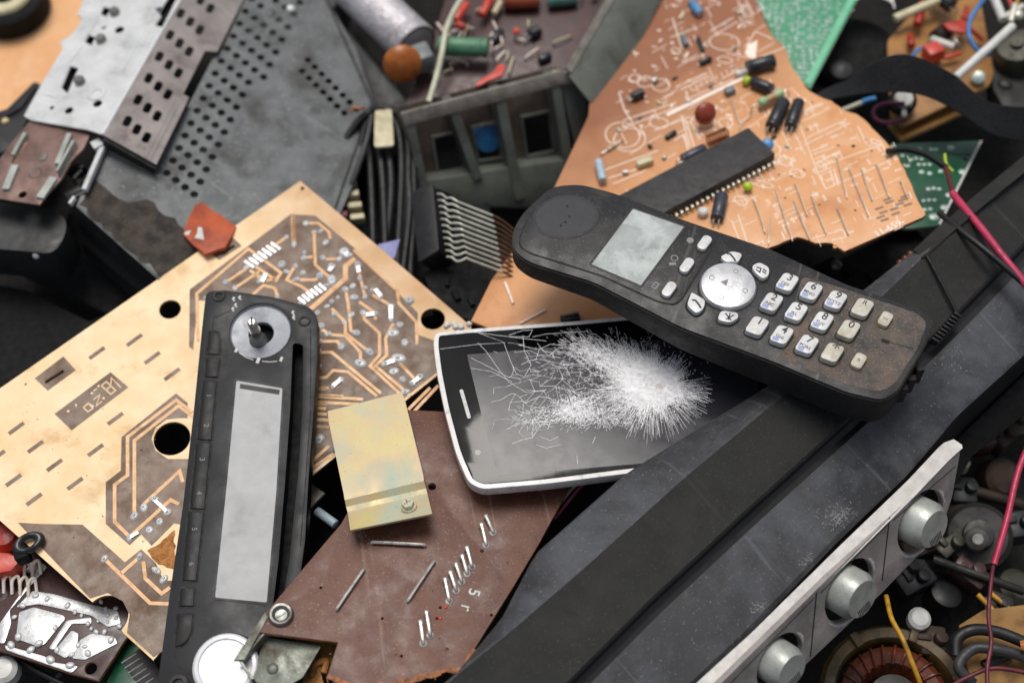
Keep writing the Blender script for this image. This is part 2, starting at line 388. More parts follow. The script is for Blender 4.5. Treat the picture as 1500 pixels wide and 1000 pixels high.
dm('pad_pale', '#c5d2cb', '#a8b8b0', rough=.4, metal=.3, vs=3)
dm('ribbon_black', '#1b1b1d', '#141415', rough=.3, vs=1, sam=.05, speck='#4c4c4c')
dm('cable_black', '#1c1c1e', '#141415', rough=.5, vs=2, sam=.06, speck='#4a4846')
dm('cable_grey', '#3a3b3d', '#2b2c2e', rough=.5, vs=2)
dm('wire_pink', '#c2385c', '#a82c4c', rough=.4, vs=2, gam=.1, grime='#6a2a34')
dm('wire_dark_red', '#6a2430', '#4e1a22', rough=.5, vs=3)
dm('wire_magenta', '#8a3a5c', '#6a2c48', rough=.5, vs=3)
dm('wire_blue', '#3f86c4', '#2f70ac', rough=.4, vs=2)
dm('wire_yellow', '#c8951e', '#8a641a', rough=.45, vs=2, gam=.2, grime='#5a4520', gs=3)
dm('wire_cream', '#cfd0b8', '#b4b49c', rough=.5, vs=2)
dm('amber_board', '#a9783c', '#8c6030', rough=.5, vs=.8, gam=.2, grime='#6a4620')
dm('amber_edge', '#c8a468', '#a98850', rough=.6, vs=2)
dm('cardboard', '#9c7746', '#836138', rough=.85, vs=.8, bump=.3, gam=.3, grime='#4e3a22')
dm('wood_sheet', '#efba88', '#e4a772', rough=.7, vs=.3, gam=.15, grime='#f6cda4', gs=.3, bump=.2)
dm('yoke_ring', '#5c4824', '#40321a', rough=.5, vs=.8, gam=.4, grime='#2a2012')
dm('yoke_coil', '#6a2e16', '#3c1c10', rough=.45, vs=1.2, gam=.5, grime='#1c120c', gs=1.2)
dm('rust_metal', '#46352a', '#2f241d', rough=.65, metal=.2, vs=1.2, gam=.35, grime='#1c1511')
dm('dark_metal', '#3a3936', '#282725', rough=.5, metal=.3, vs=1, gam=.3, grime='#1a1815')
dm('olive_metal', '#4c4b40', '#38372e', rough=.5, metal=.3, vs=1, gam=.2, grime='#1e1d18')
dm('dark_ground', '#17140f', '#0e0c0a', rough=1, vs=.6, bump=1, bs=3, bdist=.1)  # near black: the shade of the deep gaps is put into its colour
dm('orange_shard', '#c05a30', '#9c3f20', rough=.5, vs=.7, gam=.3, grime='#7a3420', gs=.8, sam=.1, speck='#e0a080', ss=6)
dm('periwinkle', '#8d8fc0', '#7a7cae', rough=.5, vs=2)
dm('bronze_patina', '#7f857a', '#62675e', rough=.42, metal=.3, vs=.8, gam=.4, grime='#54463a', gs=1, sam=.2, speck='#a8aca0', ss=9, bump=.2)
dm('corroded', '#9a6a34', '#6a431e', rough=.8, vs=1.6, gam=.3, grime='#c98a4a', gs=1.2, bump=.8, bs=6)
dm('pin_metal', '#dddccf', '#b8b7a8', rough=.35, metal=.4, vs=2, gam=.12, grime='#9a8a6c', gs=1)
dm('pin_aged', '#8a6a50', '#6a4e3a', rough=.45, metal=.7, vs=2)

def stain_and_shade(mt, colr, x0, x1, amt):  # colour ramp along local x: stain, plus painted shade on the orange board
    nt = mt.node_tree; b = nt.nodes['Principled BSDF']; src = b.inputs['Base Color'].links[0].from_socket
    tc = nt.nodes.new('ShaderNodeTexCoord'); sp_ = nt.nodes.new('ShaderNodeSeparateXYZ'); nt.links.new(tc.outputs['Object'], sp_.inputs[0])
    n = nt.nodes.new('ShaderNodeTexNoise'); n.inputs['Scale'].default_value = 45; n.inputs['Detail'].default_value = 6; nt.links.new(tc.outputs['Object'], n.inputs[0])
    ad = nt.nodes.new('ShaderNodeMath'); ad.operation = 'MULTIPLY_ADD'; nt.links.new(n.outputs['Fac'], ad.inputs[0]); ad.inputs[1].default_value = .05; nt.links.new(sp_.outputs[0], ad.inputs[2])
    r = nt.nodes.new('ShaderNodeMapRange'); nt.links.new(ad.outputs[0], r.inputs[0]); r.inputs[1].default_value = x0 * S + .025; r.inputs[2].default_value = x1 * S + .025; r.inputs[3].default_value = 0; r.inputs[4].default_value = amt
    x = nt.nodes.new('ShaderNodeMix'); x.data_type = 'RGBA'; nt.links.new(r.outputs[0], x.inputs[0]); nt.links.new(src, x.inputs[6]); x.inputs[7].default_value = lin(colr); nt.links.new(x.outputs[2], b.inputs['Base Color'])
stain_and_shade(M['orange_board'], '#7e4630', -1.5, -6.5, .8)  # upper left: shadow and stain painted together into the board colour
stain_and_shade(M['brown_resist'], '#5c3f24', 3, 9, .65)
stain_and_shade(M['tan_copper'], '#b07c46', 5.5, 10.5, .75)
stain_and_shade(M['trace_tan'], '#b5783c', 6, 10, .5)
EXPO = 0.45
# ================================================================== ground
g = MB(); g.plate([(-120, -120), (120, -120), (120, 160), (-120, 160)], -1, 0)
tag(g.build('ground', M['dark_ground']), kind='structure')

# ================================================================== tan circuit board
T = Fr((0, 568, 5.6), (440, 265, 5.4), (225, 965, 5.7), o=(300, 620))
tb_ = thing('circuit_board', 'large pale tan circuit board with solder blobs and the marking 81, under the radio faceplate', 'circuit board', T)
def zt(l, ox=270, oy=260, k=.4): return [(ox + p[0] * k, oy + p[1] * k) for p in l]
outl = [(440, 265), (560, 366), (690, 478), (694, 530), (640, 550), (452, 700), (300, 880), (224, 967), (183, 925)]
notch = T.pts([(183, 925)]) + []
out = T.pts(outl[:-1]) + T.pts([(225, 967), (182, 928)])
cN = T.uv(156, 902); rN = (Vector(T.uv(188, 902)) - Vector(cN)).length
a1 = math.atan2(T.uv(180, 924)[1] - cN[1], T.uv(180, 924)[0] - cN[0]); a0 = math.atan2(T.uv(136, 882)[1] - cN[1], T.uv(136, 882)[0] - cN[0])
while a0 < a1: a0 += 2 * math.pi
for k in range(15):
    a = a1 + (a0 - a1) * k / 14; out.append((cN[0] + rN * math.cos(a), cN[1] + rN * math.sin(a)))
out += T.pts([(0, 762), (-170, 610), (-60, 610)])
def ellh(f, px, py, rpx, n=24):
    c = f.uv(px, py); r = (Vector(f.uv(px + rpx, py)) - Vector(c)).length; return circ(c, r, n)
def slot(f, p, q, w, n=5):
    a, b = Vector(f.uv(*p)), Vector(f.uv(*q)); c = (a + b) / 2; d = b - a
    return rrect(c, d.length + w, w, w * .48, math.atan2(d.y, d.x), n)
holes = [ellh(T, 249, 453, 16), ellh(T, 252, 642, 27, 32), ellh(T, 634, 467, 18), ellh(T, 443, 276, 3, 12), ellh(T, 221, 938, 6.5, 16),
         slot(T, (68, 559), (92, 544), .13), slot(T, (326, 371), (342, 361), .13)]
m = MB(); m.plate(out, -.16, 0, holes, mi=0, side=1); bd_ = m.build('board', [M['tan_copper'], M['tan_edge']], tb_)
# bare brown areas, 0.1 mm proud
m = MB()
z1 = [(426, 314), (462, 316), (520, 364), (590, 436), (612, 458), (612, 490), (640, 500), (676, 488), (686, 525), (640, 545), (452, 694), (330, 790), (302, 700), (312, 440), (290, 440), (283, 512), (277, 508), (278, 424)]
m.plate(T.pts(z1), .003, .010)
z2 = [(258, 576), (275, 590), (275, 612), (262, 612), (244, 614), (228, 626), (222, 642), (228, 660), (246, 672), (276, 672), (276, 770), (255, 766), (222, 799), (207, 782), (190, 798), (155, 767), (155, 706), (177, 689), (178, 640)]
m.plate(T.pts(z2), .003, .010)
z3 = [(26, 765), (60, 767), (121, 768), (183, 823), (207, 804), (228, 824), (240, 850), (262, 850), (262, 925), (243, 950), (225, 962), (186, 926), (190, 900), (180, 880), (158, 868), (132, 876)]
m.plate(T.pts(z3), .003, .010)
for z in ([(93, 522), (111, 542), (70, 572), (51, 554)], [(339, 346), (354, 360), (321, 381), (303, 367)]):
    m.plate(T.pts(z), .003, .010, [slot(T, (68, 559), (92, 544), .14) if z[0][0] < 200 else slot(T, (326, 371), (342, 361), .14)])
m.plate(T.pts([(162, 545), (188, 567), (105, 630), (80, 606)]), .003, .010)
for x, y in ((142, 517), (197, 498), (223, 524), (252, 548), (169, 613), (24, 627), (52, 654), (80, 681), (140, 659), (110, 708), (20, 703), (50, 731), (-4, 668), (112, 490), (168, 470)):
    if (x, y) in ((112, 490), (168, 470)): continue
    a, b = T.uv(x - 11, y + 8), T.uv(x + 11, y - 8); m.strip([a, b], .16, .003, .007)
m.build('bare_patches', M['brown_resist'], bd_)
# traces
m = MB(); W = .13
def tr(l, w=W, z=.010): m.strip(T.pts(l), w, z, .008)
for l in [[(430, 316), (431, 356)], [(282, 604), (258, 586), (187, 640), (187, 696), (168, 710), (168, 764), (190, 786), (250, 732), (262, 738)], [(285, 612), (262, 594), (197, 645), (197, 755)],
          [(211, 738), (263, 690), (268, 706)], [(153, 818), (220, 883), (249, 884)], [(177, 840), (205, 815)], [(210, 822), (213, 847), (237, 869), (249, 860)]]: tr(l)
for l in [[(475, 200), (480, 320), (530, 365)], [(445, 168), (490, 168), (530, 200), (535, 225)], [(375, 218), (225, 325)], [(152, 385), (260, 312)],
          [(50, 600), (46, 425), (235, 262), (355, 350), (340, 370), (300, 378)], [(185, 405), (275, 345)], [(250, 430), (290, 395), (330, 405), (345, 440)],
          [(410, 375), (480, 375), (497, 360)], [(405, 325), (375, 375), (430, 400), (472, 430)], [(620, 265), (780, 415), (785, 460), (850, 530), (852, 610)],
          [(635, 320), (645, 370), (662, 435)], [(590, 410), (600, 460), (610, 560), (630, 570)], [(540, 480), (590, 530), (590, 570), (672, 635)],
          [(490, 545), (530, 575), (590, 580), (645, 640), (645, 680)], [(490, 600), (560, 600), (580, 625)], [(480, 640), (540, 640), (720, 790)],
          [(480, 735), (520, 732), (545, 706), (600, 712), (705, 800)], [(655, 495), (660, 520), (715, 570), (715, 650), (680, 690), (790, 792)],
          [(765, 535), (737, 590), (742, 650), (700, 690), (830, 800)], [(640, 455), (690, 490), (702, 520)], [(690, 430), (750, 465), (757, 520)],
          [(470, 800), (655, 812)], [(470, 822), (640, 830)], [(475, 772), (520, 775)], [(820, 850), (900, 770)], [(832, 866), (930, 762)], [(240, 340), (290, 375)], [(260, 325), (340, 380)], [(790, 680), (850, 745)], [(735, 683), (770, 655)], [(440, 295), (470, 290)], [(520, 300), (570, 298)]]: tr(zt(l), .12)
tr(zt([(625, 297), (590, 325), (590, 370), (462, 482)]), .2); tr(zt([(398, 140), (402, 245)]), .16)
for l in [[(350, 228), (440, 228)], [(350, 262), (510, 268)], [(350, 300), (430, 306)], [(350, 322), (425, 328)], [(345, 350), (430, 356)], [(345, 380), (435, 384)], [(345, 412), (440, 418)],
          [(340, 600), (440, 510)], [(342, 628), (462, 548)], [(300, 560), (345, 560)]]: tr([(350 + x * .3, 500 + y * .3) for x, y in l], .12)
m.build('copper_traces', M['trace_tan'], bd_)
# marking 81
m = MB()
def zl(l): return [(60 + x / 7.69, 520 + y / 7.69) for x, y in l]
for l in [[(790, 330), (795, 258), (903, 368)], [(680, 345), (740, 300), (843, 400), (788, 442), (680, 345)], [(733, 397), (790, 352)],
          [(590, 405), (632, 380)], [(592, 500), (665, 450), (622, 575), (686, 525)], [(478, 590), (535, 545), (588, 600), (530, 640), (478, 590)], [(545, 550), (600, 580)], [(392, 550), (402, 580)]]:
    m.strip(T.pts(zl(l)), .045, .011, .008)
for x, y in ((708, 487), (308, 632), (575, 430), (650, 350)):
    c = T.uv(*zl([(x, y)])[0]); m.plate(circ(c, .05, 8), .011, .018)
m.build('marking', M['tan_copper'], bd_)
m = MB(); m.plate(jag(T.pts([(228, 800), (256, 776), (257, 834), (232, 826), (216, 806)]), .05, .15, 3, True), .004, .03); m.build('blistered_copper', M['blister_copper'], bd_)
# solder joints: one small mesh each
sj = MB(); sj.dome((0, 0, 0), 1, .75, 12, peak=.6); sj.dome((.1, .05, .35), .35, .75, 8)
proto = None; spots = []
for x, y, r in [(445,168,11),(500,197,9),(518,238,11),(475,200,7),(402,245,9),(375,218,8),(152,385,12),(185,405,9),(438,295,12),(408,325,9),(435,350,10),(508,295,10),(585,272,16),(600,285,12),(568,298,9),(540,325,12),(497,360,12),(410,375,11),(540,375,14),(520,395,8),(635,320,14),(643,370,10),(357,320,14),(375,345,9),(290,365,10),(275,380,10),(340,440,10),(590,410,10),(617,397,9),(622,440,11),(660,405,10),(662,437,10),(690,412,9),(720,437,10),(563,440,8),(540,455,9),(523,472,9),(655,495,10),(612,503,9),(700,500,11),(757,470,9),(757,520,8),(825,450,15),(550,500,8),(586,532,8),(487,497,11),(500,545,12),(527,573,11),(495,600,10),(630,570,12),(575,620,11),(678,640,15),(645,680,15),(765,570,14),(790,540,12),(808,605,11),(785,662,20),(735,683,12),(768,710,12),(800,740,12),(835,755,11),(865,730,12),(810,785,11),(490,690,12),(490,635,9),(575,740,10),(545,765,10),(466,970,10),(495,958,14),(440,275,7),(80,440,8),(105,455,9),(255,440,9)]:
    spots.append((270 + x * .4, 260 + y * .4, r * .4))
for x, y in ((190, 787), (197, 756), (211, 743), (226, 731), (246, 750), (234, 764), (219, 776), (153, 818), (205, 815), (229, 835), (240, 848)): spots.append((x, y, 4.6))
for k in range(6): spots.append((270 + (228 + k * 17) * .4, 260 + (330 - k * 12) * .4, 3.2))
for k in range(6): spots.append((270 + (425 + k * 13) * .4, 260 + (458 - k * 9) * .4, 3.0))
for i, (x, y, r) in enumerate(spots[:98]):
    c = T.uv(x, y); k = r / 32
    if proto is None: proto = o = sj.build('solder_joint', M['solder'], tb_)
    else: o = proto.copy(); col.objects.link(o); o.parent = tb_
    o.location = (c[0] * S, c[1] * S, .010 * S); o.rotation_euler = (0, 0, rnd.uniform(0, 6.28))
    o.scale = (k * rnd.uniform(.9, 1.45), k * rnd.uniform(.8, 1.1), k * rnd.uniform(.55, .9))
# solder runs
for k in range(7):
    x, y = 222 + k * 16, 322 - k * 11; m = MB(); m.strip(T.pts(zt([(x, y - 14), (x + 34, y + 10)])), .12, .018, .05); m.build('solder_run', M['solder'], tb_)
for k in range(6):
    x, y = 418 + k * 15, 452 - k * 10; m = MB(); m.strip(T.pts(zt([(x, y - 10), (x + 26, y + 12)])), .12, .018, .05); m.build('solder_run', M['solder'], tb_)
for l in [[(700, 412), (720, 437)], [(635, 320), (640, 350)], [(585, 272), (602, 290)], [(545, 325), (530, 345)], [(545, 765), (575, 740)], [(735, 683), (770, 672)], [(835, 755), (868, 728)], [(665, 505), (700, 500)], [(300, 355), (285, 385)], [(757, 470), (757, 520)]]: m = MB(); m.strip(T.pts(zt(l)), .16, .018, .06); m.build('solder_run', M['solder'], tb_)
for l in [[(224, 730), (247, 752)], [(190, 788), (203, 780)]]: m = MB(); m.strip(T.pts(l), .12, .018, .06); m.build('solder_run', M['solder'], tb_)

# ================================================================== maroon board at the bottom
B = Fr((500, 765, 7.2), (835, 715, 6.8), (640, 985, 7.8), o=(600, 850))
mb_ = thing('circuit_board', 'dirty maroon circuit board with wire jumpers and broken lower edge, under the yellow bracket', 'circuit board', B)
top = B.pts([(600, 600), (560, 660), (500, 766), (389, 897), (377, 925), (495, 940), (479, 990)])
brk = jag(B.pts([(479, 990), (520, 1008), (599, 998), (656, 980), (680, 981), (695, 950)]), .06, .25, 5)
bh = [ellh(B, x_, y_, 2.2, 8) for x_, y_ in ((640, 905), (645, 889), (706, 806), (655, 950), (560, 905), (470, 860), (720, 900), (588, 960))]
rt = B.pts([(750, 862), (790, 795), (835, 712), (800, 610)])
m = MB(); m.plate(top[:-1] + brk + rt, -.16, 0, [ellh(B, 633, 712, 6, 12)] + bh, bev=.02, side=1); mbd = m.build('board', [M['maroon_board'], M['board_rim']], mb_)
rr_ = random.Random(3); m = MB(); n_ = len(brk)
for k in range(n_ - 1):
    m.strip([brk[k], brk[k + 1]], rr_.uniform(.08, .26), -.03, .035)
for k in range(60):
    q = brk[rr_.randrange(n_)]; a_ = rr_.uniform(3.6, 5.8); m.strip([q, (q[0] + math.cos(a_) * rr_.uniform(.05, .2), q[1] + math.sin(a_) * rr_.uniform(.05, .2))], .03, -.1 + rr_.uniform(-.05, .08), .02)
m.build('splintered_edge', M['board_rim'], mbd)
jb = M['wire_steel']
for a, b, ww in (((545, 796), (622, 800), .11), ((494, 893), (533, 836), .1), ((598, 881), (636, 824), .1)):
    p, q = B.L(*a), B.L(*b); m = MB(); up = Vector((0, 0, .13))
    m.tube([p + Vector((0, 0, -.02)), p + up * .8, p.lerp(q, .12) + up, p.lerp(q, .5) + up * 1.05, p.lerp(q, .88) + up, q + up * .8, q + Vector((0, 0, -.02))], ww * .55, 8)
    m.build('jumper_wire', jb, mb_)
m = MB()
for a, b in (((712, 760), (722, 780)), ((705, 772), (712, 798)), ((684, 806), (691, 830)), ((677, 818), (684, 840)), ((668, 830), (676, 852)), ((660, 842), (668, 865)), ((652, 852), (658, 880)), ((625, 900), (630, 930)), ((616, 914), (620, 942))):
    p, q = B.L(*a), B.L(*b); m = MB()
    m.tube([q + Vector((0, 0, -.02)), q + Vector((0, 0, .1)), q.lerp(p, .5) + Vector((0, 0, .18)), p + Vector((0, 0, .22))], .07, 7); m.dome((p.x, p.y, .19), .1, .08, 8); m.dome((q.x, q.y, 0), .15, .07, 8)
    m.build('wire_stub', jb, mb_)
m = MB(); m.text('5', (*B.uv(694, 867), .002), .55, B.ang((694, 867), (680, 893)) + 0.2, h=0, bold=.006); m.text('r', (*B.uv(683, 890), .002), .62, B.ang((694, 867), (680, 893)) + 0.2); m.build('printed_marks', M['print_white'], mb_)
for (x, y) in ((653, 889), (645, 905), (706, 806)):
    m = MB(); m.dome((*B.uv(x, y), 0), .07, .05, 8); m.build('solder_speck', M['coral_red'] if y > 850 else M['hole_dark'], mb_)
c = B.uv(412, 901); m = MB(); m.lathe([(.0, .04), (.2, .05), (.3, .16), (.37, .17), (.42, .1), (.44, 0)], (*c, 0), (0, 0, 1), 28, caps=False)
m.box((c[0], c[1], .06), (.34, .06, .03), .4, .01); m.build('rivet', M['dull_steel'], mb_)
# metal channel riveted below
CH = Fr((380, 925, 7.7), (465, 940, 7.75), (410, 995, 7.8), o=(405, 955))
m = MB()
m.plate(round_poly(CH.pts([(385, 926), (468, 938), (440, 985), (414, 1000), (362, 990)]), .1), -.55, -.48, bev=.015)
m.plate(CH.pts([(389, 897), (393, 905), (359, 967), (343, 968)]), -.02, .1, bev=.015)
a, b = CH.L(389, 922), CH.L(350, 968); n = Vector((0, 0, .6)); t = Vector((.09, .03, 0))
m.mesh([a, b, b - n, a - n, a + t, b + t, b - n + t, a - n + t], [(0, 1, 2, 3), (4, 7, 6, 5), (0, 4, 5, 1), (1, 5, 6, 2), (2, 6, 7, 3), (3, 7, 4, 0)])
a, b = CH.L(350, 968), CH.L(368, 994); 
m.mesh([a, b, b - n, a - n, a + t, b + t, b - n + t, a - n + t], [(0, 1, 2, 3), (4, 7, 6, 5), (0, 4, 5, 1), (1, 5, 6, 2), (2, 6, 7, 3), (3, 7, 4, 0)])
m.dome((*CH.uv(396, 972), -.48), .2, .08, 14)
o = m.build('channel_bracket', M['bronze_patina'], None, CH); o.parent = mb_; o.matrix_parent_inverse = Matrix.Identity(4); o.matrix_basis = B.M().inverted() @ CH.M()

# corroded scrap under it
X = Fr((420, 960, 6.4), (520, 960, 6.4), (450, 1010, 6.5))
m = MB(); m.plate(jag(X.pts([(415, 930), (500, 935), (495, 985), (470, 975), (478, 1010), (440, 1012), (445, 985), (410, 992)]), .05, .2, 8, True), -.2, 0, bev=.02)
m.tube([X.L(455, 990), X.L(462, 972, .1), X.L(478, 968, .12), X.L(474, 985, .1)], .12, 8)
tag(m.build('corroded_scrap', M['corroded'], None, X), 'rusty orange corroded scrap peeking out under the notch of the maroon board', 'scrap')

# ================================================================== yellow zinc bracket
Z = Fr((478, 600, 6.7), (590, 573, 6.9), (513, 745, 7.5), o=(550, 670))
zb = thing('bracket_plate', 'small yellow zinc plated bent bracket with a hex screw, lying on the maroon board', 'bracket', Z)
m = MB(); pl = Z.pts([(478, 601), (590, 573), (624, 718), (508, 745)])
# bent sheet: plate, shallow bend, foot
def sheet(m, rows, th, mi=0):
    vs = []; fs = []
    for (a, b) in rows: vs += [a, b]
    n = len(rows)
    for (a, b) in rows: vs += [a - Vector((0, 0, th)), b - Vector((0, 0, th))]
    o = 2 * n
    for i in range(n - 1):
        fs.append((2 * i, 2 * i + 1, 2 * i + 3, 2 * i + 2)); fs.append((o + 2 * i, o + 2 * i + 2, o + 2 * i + 3, o + 2 * i + 1))
        fs.append((2 * i, 2 * i + 2, o + 2 * i + 2, o + 2 * i)); fs.append((2 * i + 1, o + 2 * i + 1, o + 2 * i + 3, 2 * i + 3))
    fs.append((0, o, o + 1, 1)); fs.append((2 * n - 2, 2 * n - 1, o + 2 * n - 1, o + 2 * n - 2))
    m.mesh(vs, fs, mi)
L = Z.L
rows = []
for t in (0, .12, .3, .5, .7, .88, 1): rows.append((L(478 + 29 * t, 601 + 139 * t, 0), L(590 + 34 * t, 573 + 139 * t, 0)))
rows[0] = (L(480, 602, .0), L(589, 574, .0))
rows[-1] = (L(505, 732, -.03), L(621, 704, -.03)); rows += [(L(507, 742, -.24), L(624, 715, -.24)), (L(509, 749, -.28), L(626, 722, -.28)), (L(510, 754, -.02), L(627, 727, -.02)), (L(513, 776, .5), L(633, 752, .5))]
sheet(m, rows, .11); zpl = m.build('plate', M['zinc_yellow'], zb)
m = MB(); c = Z.uv(600, 745, .15); m.cyl((c[0], c[1], .1), (c[0], c[1], .4), .27, seg=24, bev=.03); m.cyl((c[0], c[1], .38), (c[0], c[1], .6), .22, seg=6, bev=.03)
m.box((c[0], c[1], .605), (.26, .05, .02), .3, .005, 1); m.box((c[0], c[1], .605), (.26, .05, .02), 1.87, .005, 1); m.build('hex_screw', [M['zinc_yellow'], M['dull_steel']], zb, ang=25)
m = MB(); m.plate(Z.pts([(536, 759), (543, 758), (543, 762), (536, 763)], .12), .15, .17); m.build('rust_slot', M['corroded'], zpl)

# ================================================================== smartphone
H = Fr((650, 484, 7.75), (900, 469, 7.7), (700, 712, 8.2), o=(850, 590))
sp = thing('smartphone', 'white edged smartphone with shattered black screen, wedged under the cordless handset', 'smartphone', H)
body = [(637, 487), (700, 481), (850, 470), (1000, 456), (1115, 448), (1140, 470), (1165, 560), (1172, 650), (1150, 672), (1040, 680), (918, 693), (800, 708), (706, 716), (686, 706), (668, 664), (651, 600), (640, 545), (635, 505)]
bp_ = round_poly([(*p, ) for p in H.pts(body)], .35, 4)
m = MB(); m.plate(bp_, -.5, 0, bev=.08, bot=True); m.build('back_shell', M['phone_white'], sp)
def inset(poly, d):
    n = len(poly); o = []; ar = sum(poly[i][0] * poly[(i + 1) % n][1] - poly[(i + 1) % n][0] * poly[i][1] for i in range(n)); sg = 1 if ar > 0 else -1
    for i in range(n):
        a, b, c = Vector(poly[i - 1]), Vector(poly[i]), Vector(poly[(i + 1) % n])
        if (b - a).length < 1e-6 or (c - b).length < 1e-6: o.append(tuple(b)); continue
        n1 = Vector((-(b - a).y, (b - a).x)).normalized(); n2 = Vector((-(c - b).y, (c - b).x)).normalized(); k = (n1 + n2)
        k = k.normalized() / max(.6, k.normalized().dot(n1)); o.append(tuple(b + k * d * sg))
    return o
gl = inset(bp_, .17)
m = MB(); m.plate(gl, -.02, .03, bev=.02); gla = m.build('screen_glass', M['phone_glass'], sp)
disp = H.pts([(684, 520), (850, 506), (1080, 490), (1110, 560), (1120, 662), (930, 680), (729, 697), (706, 610)])
m = MB(); m.plate(disp, .031, .034); m.build('display', M['phone_display'], sp)
m = MB(); m.plate(slot(H, (676, 573), (687, 611), .13), .031, .036); m.build('earpiece_slot', M['print_white'], gla)
m = MB(); m.plate(ellh(H, 700, 663, 4.5, 16), .031, .036); m.build('camera_lens', M['lcd_grey'], gla)
# cracks
m = MB(); r = random.Random(11); Z0 = .037
def visible(px, py): return 640 < px < 1100 and py > 470
ci = (957, 566)
def crk(pl, w, z=Z0): m.strip(H.pts(pl), w, z, .004)
def wob(x0, y0, ang, L, n, amp, r):
    pl = [(x0, y0)]; a = ang
    for i in range(n):
        a += r.uniform(-amp, amp); x0 += math.cos(a) * L / n; y0 += math.sin(a) * L / n; pl.append((x0, y0))
    return pl
def core_r(a): return 29 * (1.0 + .75 * max(0, math.cos(a - math.pi * 1.18)) ** 2 + .13 * math.sin(3 * a + 1) + .1 * math.sin(7 * a) + .06 * math.sin(13 * a + 2) + .04 * math.sin(29 * a))
st = []
for i in range(150):        # crushed core with ragged spikes
    a = 2 * math.pi * i / 150; q = core_r(a) * r.uniform(.8, 1.5 if i % 2 else 1.05); st.append((ci[0] + math.cos(a) * q * 1.05, ci[1] + math.sin(a) * q * .82))
m.plate(H.pts(st), Z0, Z0 + .002)
for i in range(8500):       # short splinters thinning out from the blow
    a = r.uniform(0, 2 * math.pi); far = core_r(a) / 30
    r0 = 20 * far + abs(r.gauss(0, 1)) * (15 + 5 * math.sin(5 * a) + 4 * math.sin(11 * a)) * far
    if r0 > 70 * far: continue
    L_ = r.uniform(1.5, 6) if r.random() < .75 else r.uniform(5, 13)
    x = ci[0] + math.cos(a) * r0 * 1.08; y = ci[1] + math.sin(a) * r0 * .86
    m.strip(H.pts(wob(x, y, a + r.gauss(0, .16), L_, 1, .1, r)), r.choice((.005, .006, .009)), Z0 + .001 + .001 * (i % 3), .002)
for i in range(5200):       # powdered glass
    k_ = r.random()
    x, y = (r.gauss(957, 24), r.gauss(564, 19)) if k_ < .62 else ((r.gauss(905, 26), r.gauss(533, 13)) if k_ < .82 else (r.gauss(845, 18), r.gauss(600, 10)))
    if y < 480: continue
    crk(wob(x, y, r.uniform(0, 6.28), r.uniform(.6, 1.6), 1, 0, r), r.choice((.012, .02, .03)), Z0 + .005)
for i in range(300):        # longer radial hairs, mostly toward the lower side
    a = r.uniform(-.2, math.pi + .3); r0 = r.uniform(38, 60); L_ = r.uniform(12, 36)
    x = ci[0] + math.cos(a) * r0 * 1.05; y = ci[1] + math.sin(a) * r0 * .85
    crk(wob(x, y, a + r.gauss(0, .05), L_, 2, .05, r), .005)
for i in range(1500):       # upper left plume
    t = r.random(); x = 945 - 105 * t + r.gauss(0, 13); y = 548 - 44 * t + r.gauss(0, 8 + 7 * (1 - t))
    if y < 478: continue
    a = math.atan2(y - ci[1], x - ci[0]) + r.gauss(0, .25)
    crk(wob(x, y, a, r.uniform(2, 10), 1, .2, r), r.choice((.006, .009)), Z0 + .002)
for cx, cy, sx, sy, n in ((842, 600, 17, 9, 700), (780, 612, 12, 7, 160), (880, 612, 24, 8, 420), (815, 540, 26, 13, 110), (900, 520, 26, 12, 200)):
    for i in range(n):
        x, y = r.gauss(cx, sx), r.gauss(cy, sy); a = math.atan2(y - cy, x - cx) + r.uniform(-.6, .6)
        crk(wob(x, y, a, r.uniform(2, 8), 1, .4, r), .008, Z0 + .001)
# a net of long cracks running out to the left, joined by short cross cracks
rows_, cols_ = 17, 20; net = {}
for i in range(rows_):
    for j in range(cols_):
        u = j / (cols_ - 1); v = i / (rows_ - 1)
        xl = 690 + 30 * math.sin(v * 5); x = xl + (905 - xl) * u ** .85; yc = 566 + (v - .5) * 60; yl = 492 + v * 175
        net[i, j] = (x + r.gauss(0, 5.5), yl + (yc - yl) * u ** 1.1 + r.gauss(0, 3.2) + 7 * math.sin(u * 6 + v * 7))
for i in range(rows_):
    v = i / (rows_ - 1); j0 = int(r.uniform(0, 4) + abs(v - .35) * 9)
    for j in range(j0, cols_ - 1):
        if r.random() < .86: a, b = net[i, j], net[i, j + 1]; crk([a, b], r.choice((.007, .009, .013)), Z0 + .003)
        if i < rows_ - 1 and r.random() < .30 + .35 * math.exp(-((j - 11) / 4) ** 2): a, b = net[i, j], net[i + 1, j]; crk([a, b], r.choice((.006, .01)), Z0 + .004)
for l in [[(645, 512), (700, 505), (740, 503), (700, 488), (675, 486)], [(700, 503), (712, 515), (728, 538), (745, 560), (770, 575), (800, 572)], [(690, 525), (720, 540), (742, 552), (762, 556)],
          [(690, 540), (720, 545), (750, 560)], [(738, 503), (748, 530), (756, 548), (768, 553), (778, 535), (768, 515), (766, 492)],
          [(785, 528), (790, 512), (806, 505), (826, 507), (838, 512)], [(805, 522), (815, 512), (830, 509)], [(745, 492), (765, 485), (780, 484), (775, 494), (745, 494)],
          [(780, 494), (800, 490), (830, 488), (860, 486)], [(700, 488), (760, 496), (800, 500)], [(790, 640), (806, 646), (818, 640)], [(785, 652), (800, 657), (822, 652)],
          [(845, 668), (846, 680)], [(868, 650), (872, 640)]]:
    crk(l, .011, Z0 + .005)
m.build('screen_cracks', M['crack_white'], gla)
m = MB(); m.plate(jag(circ(H.uv(967, 566), .19, 12, .12), .06, .08, 4, True), .041, .043); m.build('impact_spot', M['rust_spot'], gla)

